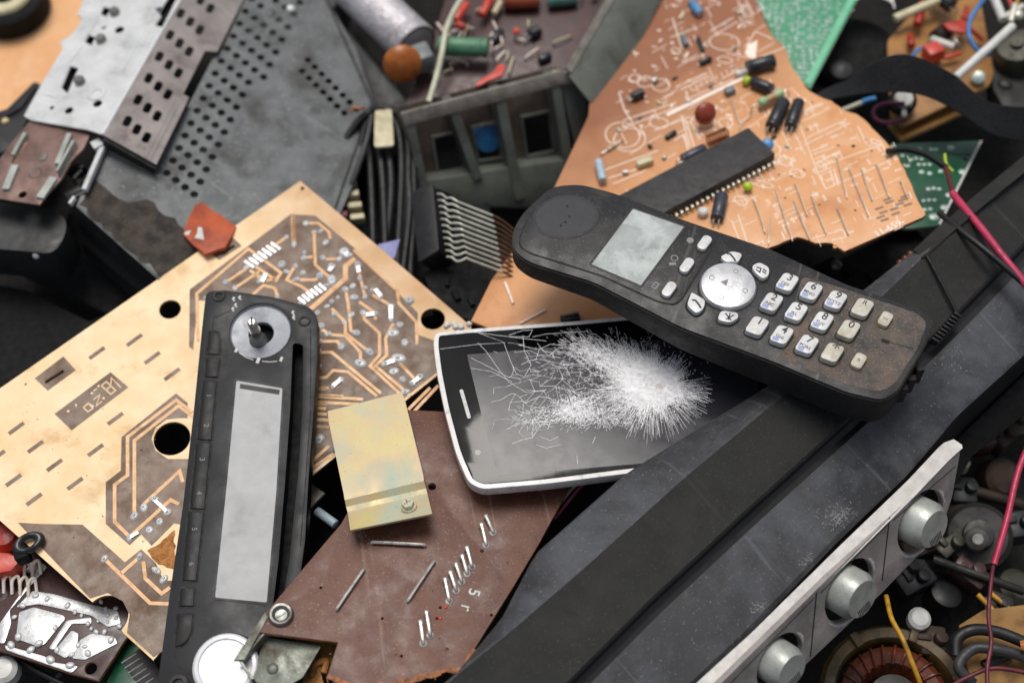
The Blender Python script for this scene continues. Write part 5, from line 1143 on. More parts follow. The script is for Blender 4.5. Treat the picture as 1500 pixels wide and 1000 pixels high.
for k in range(26):
    x, y = r.uniform(650, 850), r.uniform(20, 115)
    if x > 900 - y * .9: continue
    p = I.L(x, y); m = MB(); a_ = r.uniform(0, 6.28); L_ = r.uniform(.3, .9); q = p + Vector((math.cos(a_) * L_, math.sin(a_) * L_, 0)); m.tube([p, p + Vector((0, 0, .25)), q + Vector((0, 0, .2)), q], .04, 6); m.build('component_lead', M['silk_white' if k % 3 else 'cream'], ib)
m = MB(); pts = [(700, -30, 6.2), (672, 5, 6.1), (655, 40, 6.0), (648, 75, 5.9), (640, 110, 5.6), (628, 150, 5.4)]; f = flat(655, 40, 6); m.tube([f.loc(P3(*p)) for p in pts], .13, 10); tag(m.build('cable', M['wire_cream'], None, f), 'cream cable curving down over the corner of the tuner housing', 'cable')

# ================================================================== big aluminium capacitor and dark casing behind
f = flat(570, 30, 4.8); t = thing('electrolytic_capacitor', 'big silver can capacitor with dented shiny sleeve above the orange disc', 'capacitor', f)
p, q = f.loc(P3(505, -30, 4.6)), f.loc(P3(610, 68, 5.2)); d = (q - p); m = MB(); m.lathe([(1.05, 0), (1.05, d.length * .86), (1.0, d.length * .88), (1.05, d.length * .9), (1.05, d.length * .985), (.98, d.length)], p, d, 36, 0); m.build('can', M['cap_alu'], t)
m = MB(); m.lathe([(1.0, d.length), (.9, d.length + .02), (.88, d.length - .05), (.01, d.length - .05)], p, d, 30, 0, caps=False); m.build('end_seal', M['tin_brown'], t)
f = Fr((480, 0, 3.6), (600, 150, 3.6), (545, 210, 3.2), o=(540, 110))
m = MB(); m.plate(f.pts([(440, -60), (520, -60), (500, 30), (600, 150), (615, 200), (560, 240), (540, 160), (500, 60)]), -1.2, 0, bev=.15); tag(m.build('plastic_casing', M['chassis_dark'], None, f), 'dark grey plastic casing edge between the perforated chassis and the silver capacitor', 'casing')
# cable bundle
f = flat(560, 240, 4); t = thing('cable_bundle', 'looped bundle of black cables with a cream tag, between the chassis and grey housing', 'cable', f)
paths = [[(480, 350, 3), (492, 270, 3.4), (505, 210, 4), (540, 165, 4.6), (585, 168, 4.6), (603, 215, 4.2), (606, 300, 3.6), (600, 420, 3)],
         [(470, 330, 3), (500, 250, 3.6), (520, 190, 4), (555, 158, 4.8), (592, 180, 4.6), (598, 260, 4), (590, 420, 3)],
         [(505, 270, 3.3), (525, 230, 3.8), (538, 180, 4.3), (572, 172, 4.6), (588, 230, 4.2), (580, 420, 3)],
         [(500, 300, 3.6), (518, 262, 4.2), (536, 210, 4.6), (545, 170, 4.6)], [(548, 170, 4.2), (560, 260, 4.2), (566, 420, 3.2)], [(560, 170, 4.3), (573, 270, 4.1), (560, 420, 3)], [(540, 200, 4), (545, 300, 3.6), (548, 420, 3)], [(590, 200, 4.2), (600, 300, 3.8), (585, 440, 3.0)]]
for k, pp in enumerate(paths):
    m = MB(); m.tube([f.loc(P3(*p)) for p in pp], .17 if k != 3 else .13, 10); m.build('cable', M['cable_black'] if k != 3 else M['cable_grey'], t)
m = MB(); m.plate(round_poly([tuple(f.loc(P3(x, y, 5.0))[:2]) for x, y in ((549, 162), (574, 160), (577, 214), (548, 216))], .15), .9, 1.02, bev=.03)
o = m.build('paper_tag', M['cream'], t); m = MB(); c = f.loc(P3(522, 166, 4.9)); m.tube([c + Vector((-.25, 0, 0)), c + Vector((-.1, .2, .1)), c + Vector((.15, .15, .1)), c + Vector((.3, .3, 0))], .06, 8); m.build('wire_tie', M['copper_coil'], t)
f = flat(495, 290, 3.4); t = thing('connector', 'stacked dark red and cream connector block behind the upper corner of the tan board', 'connector', f)
for k in range(4):
    m = MB(); c = f.loc(P3(488 + k * 3, 272 + k * 15, 3.8)); m.box(c, (.75, .3, .5), 0, .05); m.build('red_segment', M['wire_dark_red'], t)
    m = MB(); c = f.loc(P3(512 + k * 4, 270 + k * 17, 3.6)); m.box(c, (.6, .28, .5), .1, .05); m.build('cream_segment', M['cream'], t)
# heat sink style connector with pins
f = Fr((602, 283, 6.0), (642, 366, 6.2), (628, 267, 6.4), o=(622, 325))
t = thing('pin_connector', 'black connector with a row of bent bare metal pins, left of the cordless handset', 'connector', f)
m = MB(); m.plate(round_poly(f.pts([(602, 283), (628, 267), (634, 273), (643, 366), (613, 384)]), .08), -1.4, 0, bev=.05); 
m.build('housing', M['black_plastic'], t)
m = MB(); g2 = [(634, 274, 6.2), (643, 366, 6.3), (668, 392, 5.2), (662, 285, 5.2)]
vv = [f.loc(P3(*g)) for g in g2] + [f.loc(P3(g[0], g[1], g[2] - 1.2)) for g in g2]
m.mesh(vv, [(0, 1, 2, 3), (4, 7, 6, 5), (0, 4, 5, 1), (1, 5, 6, 2), (2, 6, 7, 3), (3, 7, 4, 0)]); m.build('pin_base', M['black_matte'], t)
for k in range(11):
    u = k / 10; a = (641 + 14 * u, 284 + 92 * u); b = (668 + 16 * u, 294 + 84 * u); c = (722 + 14 * u, 316 + 82 * u); d = (752 + 16 * u, 336 + 82 * u)
    mk_ = lambda x, y, z: f.loc(P3(x, y, z)); m = MB()
    m.tube([mk_(a[0], a[1], 6.3), mk_(a[0] + 7, a[1] + 1, 6.55), mk_(a[0] + 13, a[1] + 6, 6.5), mk_(a[0] + 20, a[1] + 6, 6.6), mk_(b[0], b[1], 6.65), mk_(b[0] + 6, b[1] + 3, 6.6), mk_(c[0], c[1], 6.1)], .048, 7)
    o = m.build('pin', M['pin_metal'], t)
    m = MB(); m.tube([mk_(c[0], c[1], 6.1), mk_(c[0] + 12, c[1] + 6, 5.9), mk_(d[0], d[1], 5.5)], .05, 7); m.build('pin_root', M['pin_aged'], o)
f = flat(700, 420, 4.2); m = MB(); vv = [(640, 385), (672, 400), (752, 415), (778, 440), (768, 470), (700, 475), (640, 450), (618, 400)]
pl = [tuple(f.loc(P3(x, y, 5.0))[:2]) for x, y in vv]; m.plate(pl, -.8, .8, bev=.12)
for x, y, s_ in ((668, 430, .5), (690, 440, .4), (725, 430, .6), (655, 412, .35), (745, 452, .5)): m.box((*f.loc(P3(x, y, 5.2))[:2], .85), (s_, s_ * .5, .3), x, .04)
tag(m.build('plastic_block', M['black_matte'], None, f), 'charred black block beneath the row of bent metal pins', 'block')
f = Fr((555, 372, 5.3), (585, 350, 5.3), (575, 378, 5.3)); m = MB(); m.plate(f.pts([(553, 358), (586, 350), (578, 378), (560, 378)]), -.08, 0, bev=.01); tag(m.build('plastic_chip', M['periwinkle'], None, f), 'tiny lilac triangular plastic chip tucked behind the upper right edge of the tan board', 'plastic chip')
f = flat(668, 478, 6.6); m = MB(); r = random.Random(2)
for k in range(9): m.dome((r.uniform(-.4, .5), r.uniform(-.1, .12), -.05), r.uniform(.08, .16), .16, 8)
tag(m.build('foam_crumb', M['white_plastic'], None, f), 'white foam crumbs beside the top edge of the smartphone', 'foam')

# ================================================================== ribbon cable
up_ = [(1180, 150), (1210, 132), (1245, 117), (1280, 94), (1312, 82), (1345, 86), (1395, 110), (1432, 141), (1462, 155), (1530, 160)]
lw_ = [(1180, 158), (1212, 146), (1255, 138), (1300, 134), (1332, 135), (1362, 142), (1402, 162), (1440, 188), (1468, 200), (1530, 208)]
zs_ = [5.6, 5.9, 6.4, 7.0, 7.3, 7.3, 7.0, 6.6, 6.4, 6.2]; f = flat(1340, 110, 7); m = MB(); nst = 13
for k in range(nst):
    u = k / (nst - 1); m.tube([f.loc(P3(a[0] + (b[0] - a[0]) * u, a[1] + (b[1] - a[1]) * u, z_)) for a, b, z_ in zip(up_, lw_, zs_)], .05, 8)
NP = len(up_); vv = [f.loc(P3(*p, z_ - .05)) for p, z_ in zip(up_, zs_)] + [f.loc(P3(*p, z_ - .05)) for p, z_ in zip(lw_, zs_)]
A1 = smooth_path(vv[:NP], 6); A2 = smooth_path(vv[NP:], 6); n_ = len(A1)
m.mesh(A1 + A2 + [v - Vector((0, 0, .03)) for v in A1 + A2], [(k, k + 1, n_ + k + 1, n_ + k) for k in range(n_ - 1)] + [(2 * n_ + k, 3 * n_ + k, 3 * n_ + k + 1, 2 * n_ + k + 1) for k in range(n_ - 1)])
tag(m.build('ribbon_cable', M['ribbon_black'], None, f), 'black ribbon cable arching across the upper right, over the amber board', 'ribbon cable')

# ================================================================== wires
def wire(pts, r, mt, label, name='wire', cat='wire', grp=None):
    mid = pts[len(pts) // 2]; f = flat(*mid); m = MB(); m.tube([f.loc(P3(*p)) for p in pts], r, 10); o = m.build(name, M[mt] if isinstance(mt, str) else [M[x] for x in mt], None, f); return tag(o, label, cat, grp)
wire([(1395, 283, 7.9), (1415, 308, 8.3), (1440, 338, 8.6), (1470, 377, 8.8), (1515, 432, 8.6)], .15, 'wire_pink', 'thick pink wire lying across the upper end of the black frame')
wire([(1385, 245, 6.6), (1390, 262, 7.2), (1397, 288, 7.85)], .09, 'wire_dark_red', 'short thin dark red wire end joining the thick pink wire')
wire([(1384, 226, 6.6), (1386, 240, 6.6), (1396, 252, 6.6)], .07, 'lime', 'short yellow wire end above the dark green board')
wire([(1300, 222, 7.3), (1325, 219, 7.0), (1355, 226, 6.8), (1387, 246, 6.6)], .13, 'cable_black', 'black sleeved wire crossing the dark green board')
wire([(1376, 312, 7.9), (1410, 340, 8.6), (1450, 372, 8.85), (1515, 428, 8.6)], .12, 'cable_black', 'black wire running beside the thick pink one on the frame')
wire([(1530, 610, 6.5), (1495, 680, 6.5), (1475, 760, 6.3), (1456, 826, 6)], .12, 'wire_pink', 'pink wire dropping along the right edge toward the dark lower corner')
wire([(1456, 822, 6), (1452, 850, 5.8), (1448, 900, 5.7), (1452, 940, 5.6), (1446, 980, 5.6), (1448, 1030, 5.5)], .075, 'wire_dark_red', 'thin dark red wire hanging from the end of the pink one')
wire([(1380, 1012, 4.6), (1420, 990, 4.6), (1460, 978, 4.7), (1530, 990, 4.6)], .08, 'wire_dark_red', 'dark red wire crossing near the bottom right corner')
wire([(1298, 872, 5.6), (1306, 905, 5.9), (1322, 935, 6.1), (1336, 970, 6), (1356, 1020, 5.6)], .09, 'wire_yellow', 'dirty yellow wire hanging in front of the round coil')
wire([(812, 760, 6.2), (832, 735, 6.5), (852, 712, 6.8), (870, 700, 7)], .06, 'wire_magenta', 'magenta wire in the gap under the lower edge of the smartphone')
wire([(808, 755, 6.0), (828, 728, 6.3), (842, 712, 6.6), (860, 700, 6.8)], .05, 'wire_cream', 'thin cream wire in the gap under the lower edge of the smartphone')
wire([(1455, -20, 6.4), (1435, 8, 6.4), (1421, 30, 6.3), (1420, 55, 6.2), (1434, 76, 6.0), (1450, 80, 5.8)], .1, 'wire_blue', 'bright blue wire looping beside the cream rod')
wire([(1350, 70, 5), (1340, 78, 5), (1332, 90, 5), (1330, 110, 5)], .08, 'wire_blue', 'short blue wire behind the hump of the ribbon cable')
wire([(1325, 152, 5.4), (1298, 152, 5.4), (1281, 160, 5.4), (1282, 174, 5.4), (1300, 180, 5.4), (1325, 176, 5.4)], .1, 'wire_magenta', 'pink wire loop under the ribbon cable')
wire([(1215, 170, 4.6), (1240, 160, 4.8), (1265, 150, 5)], .12, 'wire_cream', 'cream wire end below the start of the ribbon cable')
wire([(1262, 151, 5.0), (1272, 147, 5), (1282, 145, 5)], .13, 'wire_blue', 'blue tip of a wire below the ribbon cable')
wire([(1400, 960, 4), (1402, 935, 4.1), (1425, 922, 4.2), (1460, 925, 4.2), (1500, 940, 4.2), (1530, 955, 4)], .22, 'cable_black', 'black cable curl beside the round coil, outer strand', 'cable', 'cable')
wire([(1530, 975, 4), (1490, 958, 4.2), (1455, 950, 4.3), (1425, 950, 4.2), (1404, 975, 4.2), (1425, 1000, 4)], .2, 'cable_grey', 'dark grey cable curl beside the round coil, inner strand', 'cable', 'cable')

# ================================================================== top right: amber board and parts
f = Fr((1310, 160, 4.2), (1450, 118, 4.2), (1380, 20, 3.6), o=(1380, 90))
t = thing('circuit_board', 'amber circuit board with rounded corner holding assorted parts behind the ribbon cable', 'circuit board', f); AM = f
m = MB(); m.plate(rp(f, [(1300, 60, .2), (1345, 10, .2), (1435, -5, .2), (1456, 108, .3), (1450, 125, .3), (1320, 186, .3), (1305, 170, .2)]), -.18, 0, bev=.02, side=1); m.build('board', [M['amber_board'], M['amber_edge']], t)
def ac(*a, **k): return comp(*a, fr=AM, par=t, **k)
ac('cap', (1388, 32), (1362, 8), .36, 'cap_black', 'capacitor', z=.9); ac('stick', (1360, 70), (1394, 82), .19, 'white_plastic', 'fuse', z=.5); ac('block', (1352, 94), (1374, 86), .35, 'coral_red', 'film_capacitor', z=.5)
ac('cap', (1368, 66), (1386, 52), .38, 'rust_metal', 'potentiometer'); ac('stick', (1340, 52), (1348, 20), .2, 'bright_red', 'film_capacitor', z=.6); ac('stick', (1331, 62), (1333, 78), .17, 'bright_red', 'film_capacitor', z=.4); ac('stick', (1380, 95), (1405, 88), .1, 'coral_red', 'resistor', z=.4)
m = MB(); m.plate(f.pts([(1380, 36), (1418, 28), (1420, 12), (1414, 8), (1408, 24), (1420, 40), (1412, 50), (1390, 44)], .9), .8, .95, bev=.03); m.build('red_clip', M['bright_red'], t)
m = MB(); m.cyl(f.L(1432, 118, 0), f.L(1432, 118, .2) + Vector((0, 0, .2)), .3, seg=16, bev=.05); m.build('solder_stud', M['pad_pale'], t)
m = MB(); m.tube([f.L(1392, 45, .3), f.L(1400, 60, .6), f.L(1408, 72, .2)], .07, 7); m.build('wire_hook', M['wire_steel'], t)
f = Fr((1315, 186, 3.6), (1400, 160, 3.6), (1360, 200, 4.0), o=(1350, 180)); m = MB(); m.plate(f.pts([(1300, 180), (1310, 165), (1420, 140), (1440, 150), (1320, 205)]), -.18, 0, bev=.02, side=1); tag(m.build('board_scrap', [M['amber_board'], M['amber_edge']], None, f), 'second amber board edge just under the ribbon cable', 'board')
f = flat(1324, 146, 5); t = thing('plastic_plug', 'round white plastic plug with a stem, under the hump of the ribbon cable', 'plug', f)
m = MB(); m.lathe([(.02, .2), (.06, .16), (.34, .2), (.4, .1), (.4, -.3)], (0, 0, 0), (0, -.3, 1), 24, caps=False); m.build('head', M['white_plastic'], t); m = MB(); m.cyl((0, -.3, -.2), (0, -.7, -.3), .12, seg=12, bev=.02); m.build('stem', M['white_plastic'], t)
m = MB(); m.lathe([(.6, -.4), (.6, -.1), (.42, -.05)], (0, 0, 0), (0, -.3, 1), 24, caps=False); m.build('collar', M['black_matte'], t)
def rod(a, b, r, mt, label, name='rod', cat='rod'):
    if a[0] > 1320 and a[1] > 600: a = (a[0], a[1], a[2] - 1.1); b = (b[0], b[1], b[2] - 1.1)
    f = flat(*[(a[i] + b[i]) / 2 for i in range(3)]); m = MB(); m.cyl(f.loc(P3(*a)), f.loc(P3(*b)), r, seg=18, bev=r * .2); return tag(m.build(name, M[mt], None, f), label, cat)
rod((1400, 114, 6.2), (1484, 38, 6.6), .19, 'white_plastic', 'long cream plastic rod leaning over the amber board', 'plastic_rod')
rod((1452, -12, 5.6), (1470, 30, 5.8), .19, 'white_plastic', 'short white rod at the top edge beside the blue wire', 'plastic_rod')
rod((1310, 28, 4.4), (1400, -10, 4.6), .2, 'cream', 'pale sleeve lying behind the black capacitor at the top edge', 'plastic_rod')
f = flat(1480, 22, 5.4); m = MB(); m.cyl((-.5, -.3, 0), (.6, .4, .1), .16, seg=10); m.cyl((-.1, -.5, .1), (.2, .4, .2), .14, seg=10); m.dome((.3, -.1, .1), .28, .2, 10); m.dome((.9, .2, .1), .22, .2, 10)
tag(m.build('metal_hardware', M['pin_metal'], None, f), 'bright metal clamp holding the end of the long cream rod', 'clamp')
f = flat(1490, 75, 4.6); m = MB(); m.lathe([(1.0, -1), (1.0, .2), (.85, .45), (.3, .5), (.28, .7), (.01, .7)], (0, 0, 0), (-.3, 0, 1), 30, caps=False); tag(m.build('motor', M['olive_metal'], None, f), 'round olive metal motor at the right edge below the metal clamp', 'motor')
f = Fr((1450, 90, 3.9), (1510, 90, 3.9), (1460, 160, 4.3), o=(1475, 125)); m = MB(); m.plate(round_poly(f.pts([(1452, 80), (1520, 70), (1520, 170), (1475, 165), (1455, 130)]), .2), -1, 0, bev=.15); m.dome((*f.uv(1472, 124), 0), .35, .2, 14); tag(m.build('metal_block', M['dark_metal'], None, f), 'dark grey metal block between the amber board and the right edge', 'block')
rod((1408, 30, 4.6), (1440, 60, 4.3), .1, 'bright_red', 'thin red stick beside the blue wire loop', 'stick', 'stick')
rod((1475, -10, 5), (1485, 18, 5.1), .08, 'coral_red', 'thin salmon lead at the top right corner', 'lead', 'lead'); rod((1492, -10, 5), (1488, 20, 5.1), .08, 'wire_yellow', 'thin mustard lead at the top right corner', 'lead', 'lead')
# white curled paper
f = flat(1278, 10, 4.6); m = MB(); tb = bmesh.new(); n = 26
for (z_, sc) in ((0, 1.0), (2.4, 1.15)):
    for rr in (1.0, .93):
        for i in range(n + 1):
            a = R(-10 + 215 * i / n); tb.verts.new((rr * sc * 1.02 * math.cos(a), rr * sc * .62 * math.sin(a) + z_ * .9, -z_ * .3))
tb.verts.ensure_lookup_table(); V_ = tb.verts; g_ = lambda a, b, i: V_[(a * 2 + b) * (n + 1) + i]
for i in range(n):
    for a, b, c, d in (((0, 0), (0, 0), (1, 0), (1, 0)), ((0, 1), (0, 1), (1, 1), (1, 1))): tb.faces.new((g_(*a, i), g_(*b, i + 1), g_(*c, i + 1), g_(*d, i)))
    tb.faces.new((g_(0, 0, i), g_(0, 1, i), g_(0, 1, i + 1), g_(0, 0, i + 1)))
m.add(tb, 0); tag(m.build('paper_roll', M['white_plastic'], None, f), 'white curled sheet at the top edge right of the pale green board', 'paper')
f = flat(1250, 70, 3); m = MB(); m.plate(circ((0, 0), 2.2, 30, 1.9), -1, -.2, bev=.2); tag(m.build('speaker_cone', M['void_black'], None, f), 'black hollow drum beneath the white curled sheet', 'drum')
f = flat(1232, 104, 3.6); m = MB(); m.lathe([(.55, -.5), (.5, .1), (.2, .3), (.01, .32)], (0, 0, 0), (0, 0, 1), 20, caps=False); tag(m.build('rubber_bumper', M['cable_grey'], None, f), 'blurred grey rubber bumper between the green board and the ribbon cable', 'bumper')

# ================================================================== bottom right
f = flat(1312, 1024, 2.6); t = thing('deflection_coil', 'round coil with tan ring and copper windings at the bottom edge under the yellow wire', 'coil', f)
m = MB(); m.lathe([(2.6, -1), (2.75, 0), (2.6, .25), (2.25, .25), (2.15, .0), (2.1, -.8)], (0, 0, 0), (0, .05, 1), 60, caps=False); yr_ = m.build('ring', M['yoke_ring'], t)
m = MB(); m.lathe([(2.0, -.6), (1.95, .05), (1.7, .2), (1.35, .05), (1.1, -.6)], (0, 0, 0), (0, .05, 1), 60, caps=False)
for k in range(26):
    a = k / 26 * 2 * math.pi; m.tube([(1.98 * math.cos(a), 1.98 * math.sin(a), 0), (1.7 * math.cos(a + .05), 1.7 * math.sin(a + .05), .2), (1.3 * math.cos(a + .1), 1.3 * math.sin(a + .1), .05)], .06, 6, sm=3)
m.build('winding', M['yoke_coil'], t)
m = MB(); m.lathe([(1.0, -.8), (.95, -.1), (.5, .0), (.01, .0)], (0, 0, 0), (0, 0, 1), 30, caps=False); m.build('core', M['dark_metal'], t)
for k in range(7):
    a = k / 7 * 6.28 + .3; m = MB(); m.box((2.45 * math.cos(a), 2.45 * math.sin(a), .2), (.55, .3, .3), a, .05); m.build('ring_lug', M['yoke_ring'], yr_)
f = Fr((1420, 900, 3.4), (1500, 880, 3.6), (1440, 990, 3.4), o=(1460, 960)); m = MB(); m.plate(f.pts([(1405, 915), (1440, 893), (1540, 880), (1540, 1040), (1430, 1040)]), -.2, 0, bev=.02); tag(m.build('cardboard', M['cardboard'], None, f), 'torn tan cardboard under the black cable curls at the lower right', 'cardboard')
def lump(px, py, z, prof, mt, label, name, cat, axis=(0, 0, 1), seg=24):
    z -= 1.1 if px > 1320 and py > 600 else 0
    f = flat(px, py, z); m = MB(); m.lathe(prof, (0, 0, 0), axis, seg, caps=False); return tag(m.build(name, M[mt], None, f), label, cat)
lump(1347, 905, 4.2, [(.4, -.4), (.42, 0), (.3, .12), (.01, .14)], 'white_plastic', 'small white plastic button above the round coil', 'button', 'button')
lump(1432, 785, 3.6, [(1.3, -.8), (1.3, 0), (1.1, .2), (.6, .2), (.55, .5), (.3, .55), (.01, .5)], 'dark_metal', 'round dark metal rotor behind the pink wire', 'rotor', 'rotor', (-.2, -.2, 1), 32)
lump(1430, 790, 4.3, [(.45, -.3), (.4, .3), (.2, .5), (.01, .5)], 'dull_steel', 'worn steel hub on top of the dark rotor', 'hub', 'hub', (-.2, -.3, 1))
lump(1378, 673, 3.4, [(.35, -.4), (.33, .2), (.15, .4), (.01, .42)], 'dull_steel', 'small pale peg right of the top of the knob panel', 'peg', 'peg')
lump(1412, 680, 3.3, [(.25, -.4), (.2, .2), (.1, .3), (.01, .32)], 'cream', 'tiny cream peg in the dark gap below the frame', 'peg', 'peg')
lump(1470, 700, 3.0, [(.8, -1), (.8, 0), (.6, .2), (.01, .2)], 'rust_metal', 'rusty brown can in the gap at the right edge', 'can', 'can', (.3, -.3, 1))
lump(1490, 860, 3.0, [(.7, -1), (.75, 0), (.5, .25), (.01, .25)], 'olive_metal', 'olive can partly hidden at the right edge below the rotor', 'can', 'can', (.3, 0, 1))
lump(1400, 745, 3.2, [(.5, -.8), (.5, .2), (.35, .3), (.01, .3)], 'rust_metal', 'rusty canister just right of the upper knob', 'canister', 'canister', (-.5, .3, 1))
lump(1385, 870, 3.2, [(.6, -.8), (.6, .1), (.4, .2), (.01, .2)], 'black_plastic', 'black round capacitor between the knob panel and the dark red wire', 'capacitor', 'capacitor', (.2, .2, 1))
rod((1366, 818, 4.0), (1500, 866, 4.0), .16, 'dark_metal', 'grey metal bar crossing the dark gap behind the dark red wire', 'metal_bar', 'bar')
rod((1360, 700, 3.2), (1500, 740, 3.2), .22, 'rust_metal', 'brown metal bar deep below the right end of the frame', 'metal_bar', 'bar')
rod((1432, 870, 4.2), (1490, 930, 4.2), .1, 'wire_yellow', 'mustard stick pointing at the black cable curls', 'stick', 'stick'); rod((1450, 868, 4.0), (1520, 925, 4.1), .1, 'wire_yellow', 'second mustard stick just above the first, at the right edge', 'stick', 'stick')
rod((1440, 975, 4.6), (1480, 955, 4.8), .2, 'cable_black', 'stub of black cable inside the cable curl', 'cable_stub', 'cable')
f = flat(1495, 945, 4.6); m = MB(); 
for k in range(6): m.tube([(0, k * .05 - .12, 0), (.3, k * .08 - .2, .05), (.55, k * .13 - .3, 0)], .035, 6, sm=3)
tag(m.build('copper_strands', M['copper_coil'], None, f), 'frayed copper strands at the end of the dark cable by the right edge', 'copper wire')
r = random.Random(21)
spec_ = [(1340, 850, 'black_plastic'), (1365, 940, 'rust_metal'), (1420, 840, 'maroon_dark'), (1470, 640, 'rust_metal'), (1490, 770, 'chassis_dark'), (1390, 800, 'olive_metal'), (1325, 835, 'dark_metal'), (1440, 640, 'maroon_dark'), (1410, 720, 'chassis_dark'), (1460, 890, 'dark_metal'), (1350, 800, 'rust_metal'), (1485, 620, 'olive_metal')]
words = ['below the middle knob', 'above the round coil, right side', 'left of the thin dark red wire', 'under the black strip', 'at the right edge beside the rotor', 'under the rotor, on its left', 'below the upper knob', 'in the gap right of the frame end', 'just above the rotor', 'between the mustard sticks and the metal bar', 'right beside the upper knob', 'at the right edge above the pink wire']
for (x, y, mt), wd in zip(spec_, words):
    f = flat(x, y, 2.4); m = MB(); a = r.uniform(0, 3)
    m.box((0, 0, -.3), (r.uniform(1.0, 1.7), r.uniform(.6, 1.0), 1.2), a, .12); m.cyl((.2, 0, .3), (.25, .05, .6), .25, seg=14, bev=.05); m.box((-.35, .1, .35), (.25, .5, .2), a, .04)
    tag(m.build('scrap_component', M[mt], None, f), {'black_plastic': 'black', 'rust_metal': 'rusty brown', 'maroon_dark': 'dark maroon', 'chassis_dark': 'charcoal', 'olive_metal': 'olive', 'dark_metal': 'dark grey'}[mt] + ' blurred scrap part ' + wd, 'scrap part', 'scrap parts in the lower right gap')

# ================================================================== bottom left
f = Fr((0, 860, 4.3), (180, 937, 4.6), (100, 985, 4.6), o=(90, 910)); BL = f
t = thing('circuit_board', 'small maroon circuit board with shiny solder fields and a round hole, lower left corner', 'circuit board', f)
m = MB(); m.plate(f.pts([(66, 825), (150, 850), (230, 880), (183, 937), (144, 997), (100, 985), (0, 952), (-60, 930), (-40, 900), (20, 870)]), -.16, 0, [ellh(f, 133, 978, 9, 20)], bev=.02, side=1); m.build('board', [M['maroon_dark'], M['board_rim']], t)
m = MB()
def z6(l): return [(x / 4.168, 760 + y / 4.168) for x, y in l]
for q in ([(120, 570), (210, 540), (390, 590), (400, 610), (270, 770), (210, 770), (100, 730)], [(260, 270), (290, 290), (60, 560), (70, 640), (30, 760), (0, 760), (0, 640)], [(30, 770), (280, 840), (300, 870), (480, 900), (440, 940), (40, 800)],
          [(410, 620), (560, 600), (560, 640), (440, 640), (330, 800), (300, 790)], [(330, 810), (440, 680), (480, 700), (470, 800), (400, 850)], [(490, 740), (560, 700), (700, 720), (720, 760), (520, 860), (440, 850)], [(200, 440), (330, 460), (540, 520), (720, 560), (740, 640), (660, 660), (560, 590), (240, 520), (100, 540)]):
    m.plate(round_poly(f.pts(z6(q)), .08), .003, .05, bev=.02)
m.build('solder_fields', M['solder'], t)
p0 = None; pd = MB(); pd.dome((0, 0, 0), 1, .7, 10)
for x, y, s_ in [(140, 530, 16), (90, 600, 13), (220, 470, 16), (290, 490, 14), (415, 530, 16), (460, 570, 12), (340, 665, 14), (115, 720, 20), (70, 770, 20), (190, 800, 20), (240, 760, 20), (310, 860, 22), (430, 895, 20), (350, 800, 16), (480, 770, 14), (520, 780, 12), (540, 820, 18), (590, 690, 14), (640, 690, 14), (540, 640, 13), (650, 550, 12), (710, 545, 12), (660, 590, 12), (710, 605, 12), (600, 625, 9), (660, 630, 9), (620, 505, 12), (680, 740, 18), (730, 655, 14), (500, 590, 10), (560, 670, 10), (440, 830, 14)]:
    c = f.uv(*z6([(x, y)])[0])
    if p0 is None: p0 = o = pd.build('solder_joint', M['solder'], t)
    else: o = p0.copy(); col.objects.link(o); o.parent = t
    k = s_ / 4.168 * .028; o.location = (c[0] * S, c[1] * S, .04 * S); o.scale = (k * 1.3, k, k); o.rotation_euler = (0, 0, rnd.uniform(0, 3))
f = flat(10, 805, 5.2); m = MB(); m.plate([tuple(f.loc(P3(x, y, 5.2))[:2]) for x, y in ((-20, 806), (12, 808), (32, 818), (16, 836), (-20, 842))], -.8, 0, bev=.12); tag(m.build('film_capacitor', M['coral_red'], None, f), 'coral red block at the left edge next to the black ring', 'capacitor')
f = flat(8, 786, 4.4); m = MB(); m.lathe([(.55, -.5), (.6, 0), (.4, .25), (.01, .3)], (0, 0, 0), (0, 0, 1), 20, caps=False); tag(m.build('ceramic_capacitor', M['bright_red'], None, f), 'dark red orange disc just above the coral block at the left edge', 'capacitor')
f = flat(42, 795, 5.9); t = thing('ferrite_ring', 'glossy black ring on a stub sitting on the lower left edge of the tan board', 'ring', f)
m = MB(); tb = bmesh.new(); 
rings = [[tb.verts.new(((.36 + .15 * math.cos(b)) * math.cos(a) * 1.15, (.36 + .15 * math.cos(b)) * math.sin(a) * .75, .15 * math.sin(b))) for b in [2 * math.pi * j / 12 for j in range(12)]] for a in [2 * math.pi * i / 24 for i in range(24)]]
for i in range(24):
    for j in range(12): tb.faces.new((rings[i][j], rings[(i + 1) % 24][j], rings[(i + 1) % 24][(j + 1) % 12], rings[i][(j + 1) % 12]))
m.add(tb, 0, Matrix.Rotation(.5, 4, 'Z')); m.build('ring', M['cap_black'], t); m = MB(); m.box((-.25, -.35, -.3), (.5, .5, .7), .4, .08); m.build('stub', M['black_matte'], t)
f = flat(20, 850, 4.0); t = thing('component_row', 'row of pale wire leads standing at the left edge above the small maroon board', 'parts row', f); r = random.Random(9)
for k in range(10):
    m = MB(); x, y = 4 + (k % 5) * 12 - (k // 5) * 6, 826 + (k // 5) * 26 + (k % 5) * 1.5; c = f.loc(P3(x, y, 4.6)); m.tube([c + Vector((-.12, -.3, -.2)), c + Vector((-.08, .1, .1)), c + Vector((.1, .25, .1)), c + Vector((.16, -.15, -.2))], .06, 7); m.build('lead', M['silk_white'], t)
m = MB(); c = f.loc(P3(0, 855, 3.9)); m.box(c, (3.4, 2.2, .3), .5, .05); m.build('base', M['maroon_dark'], t)
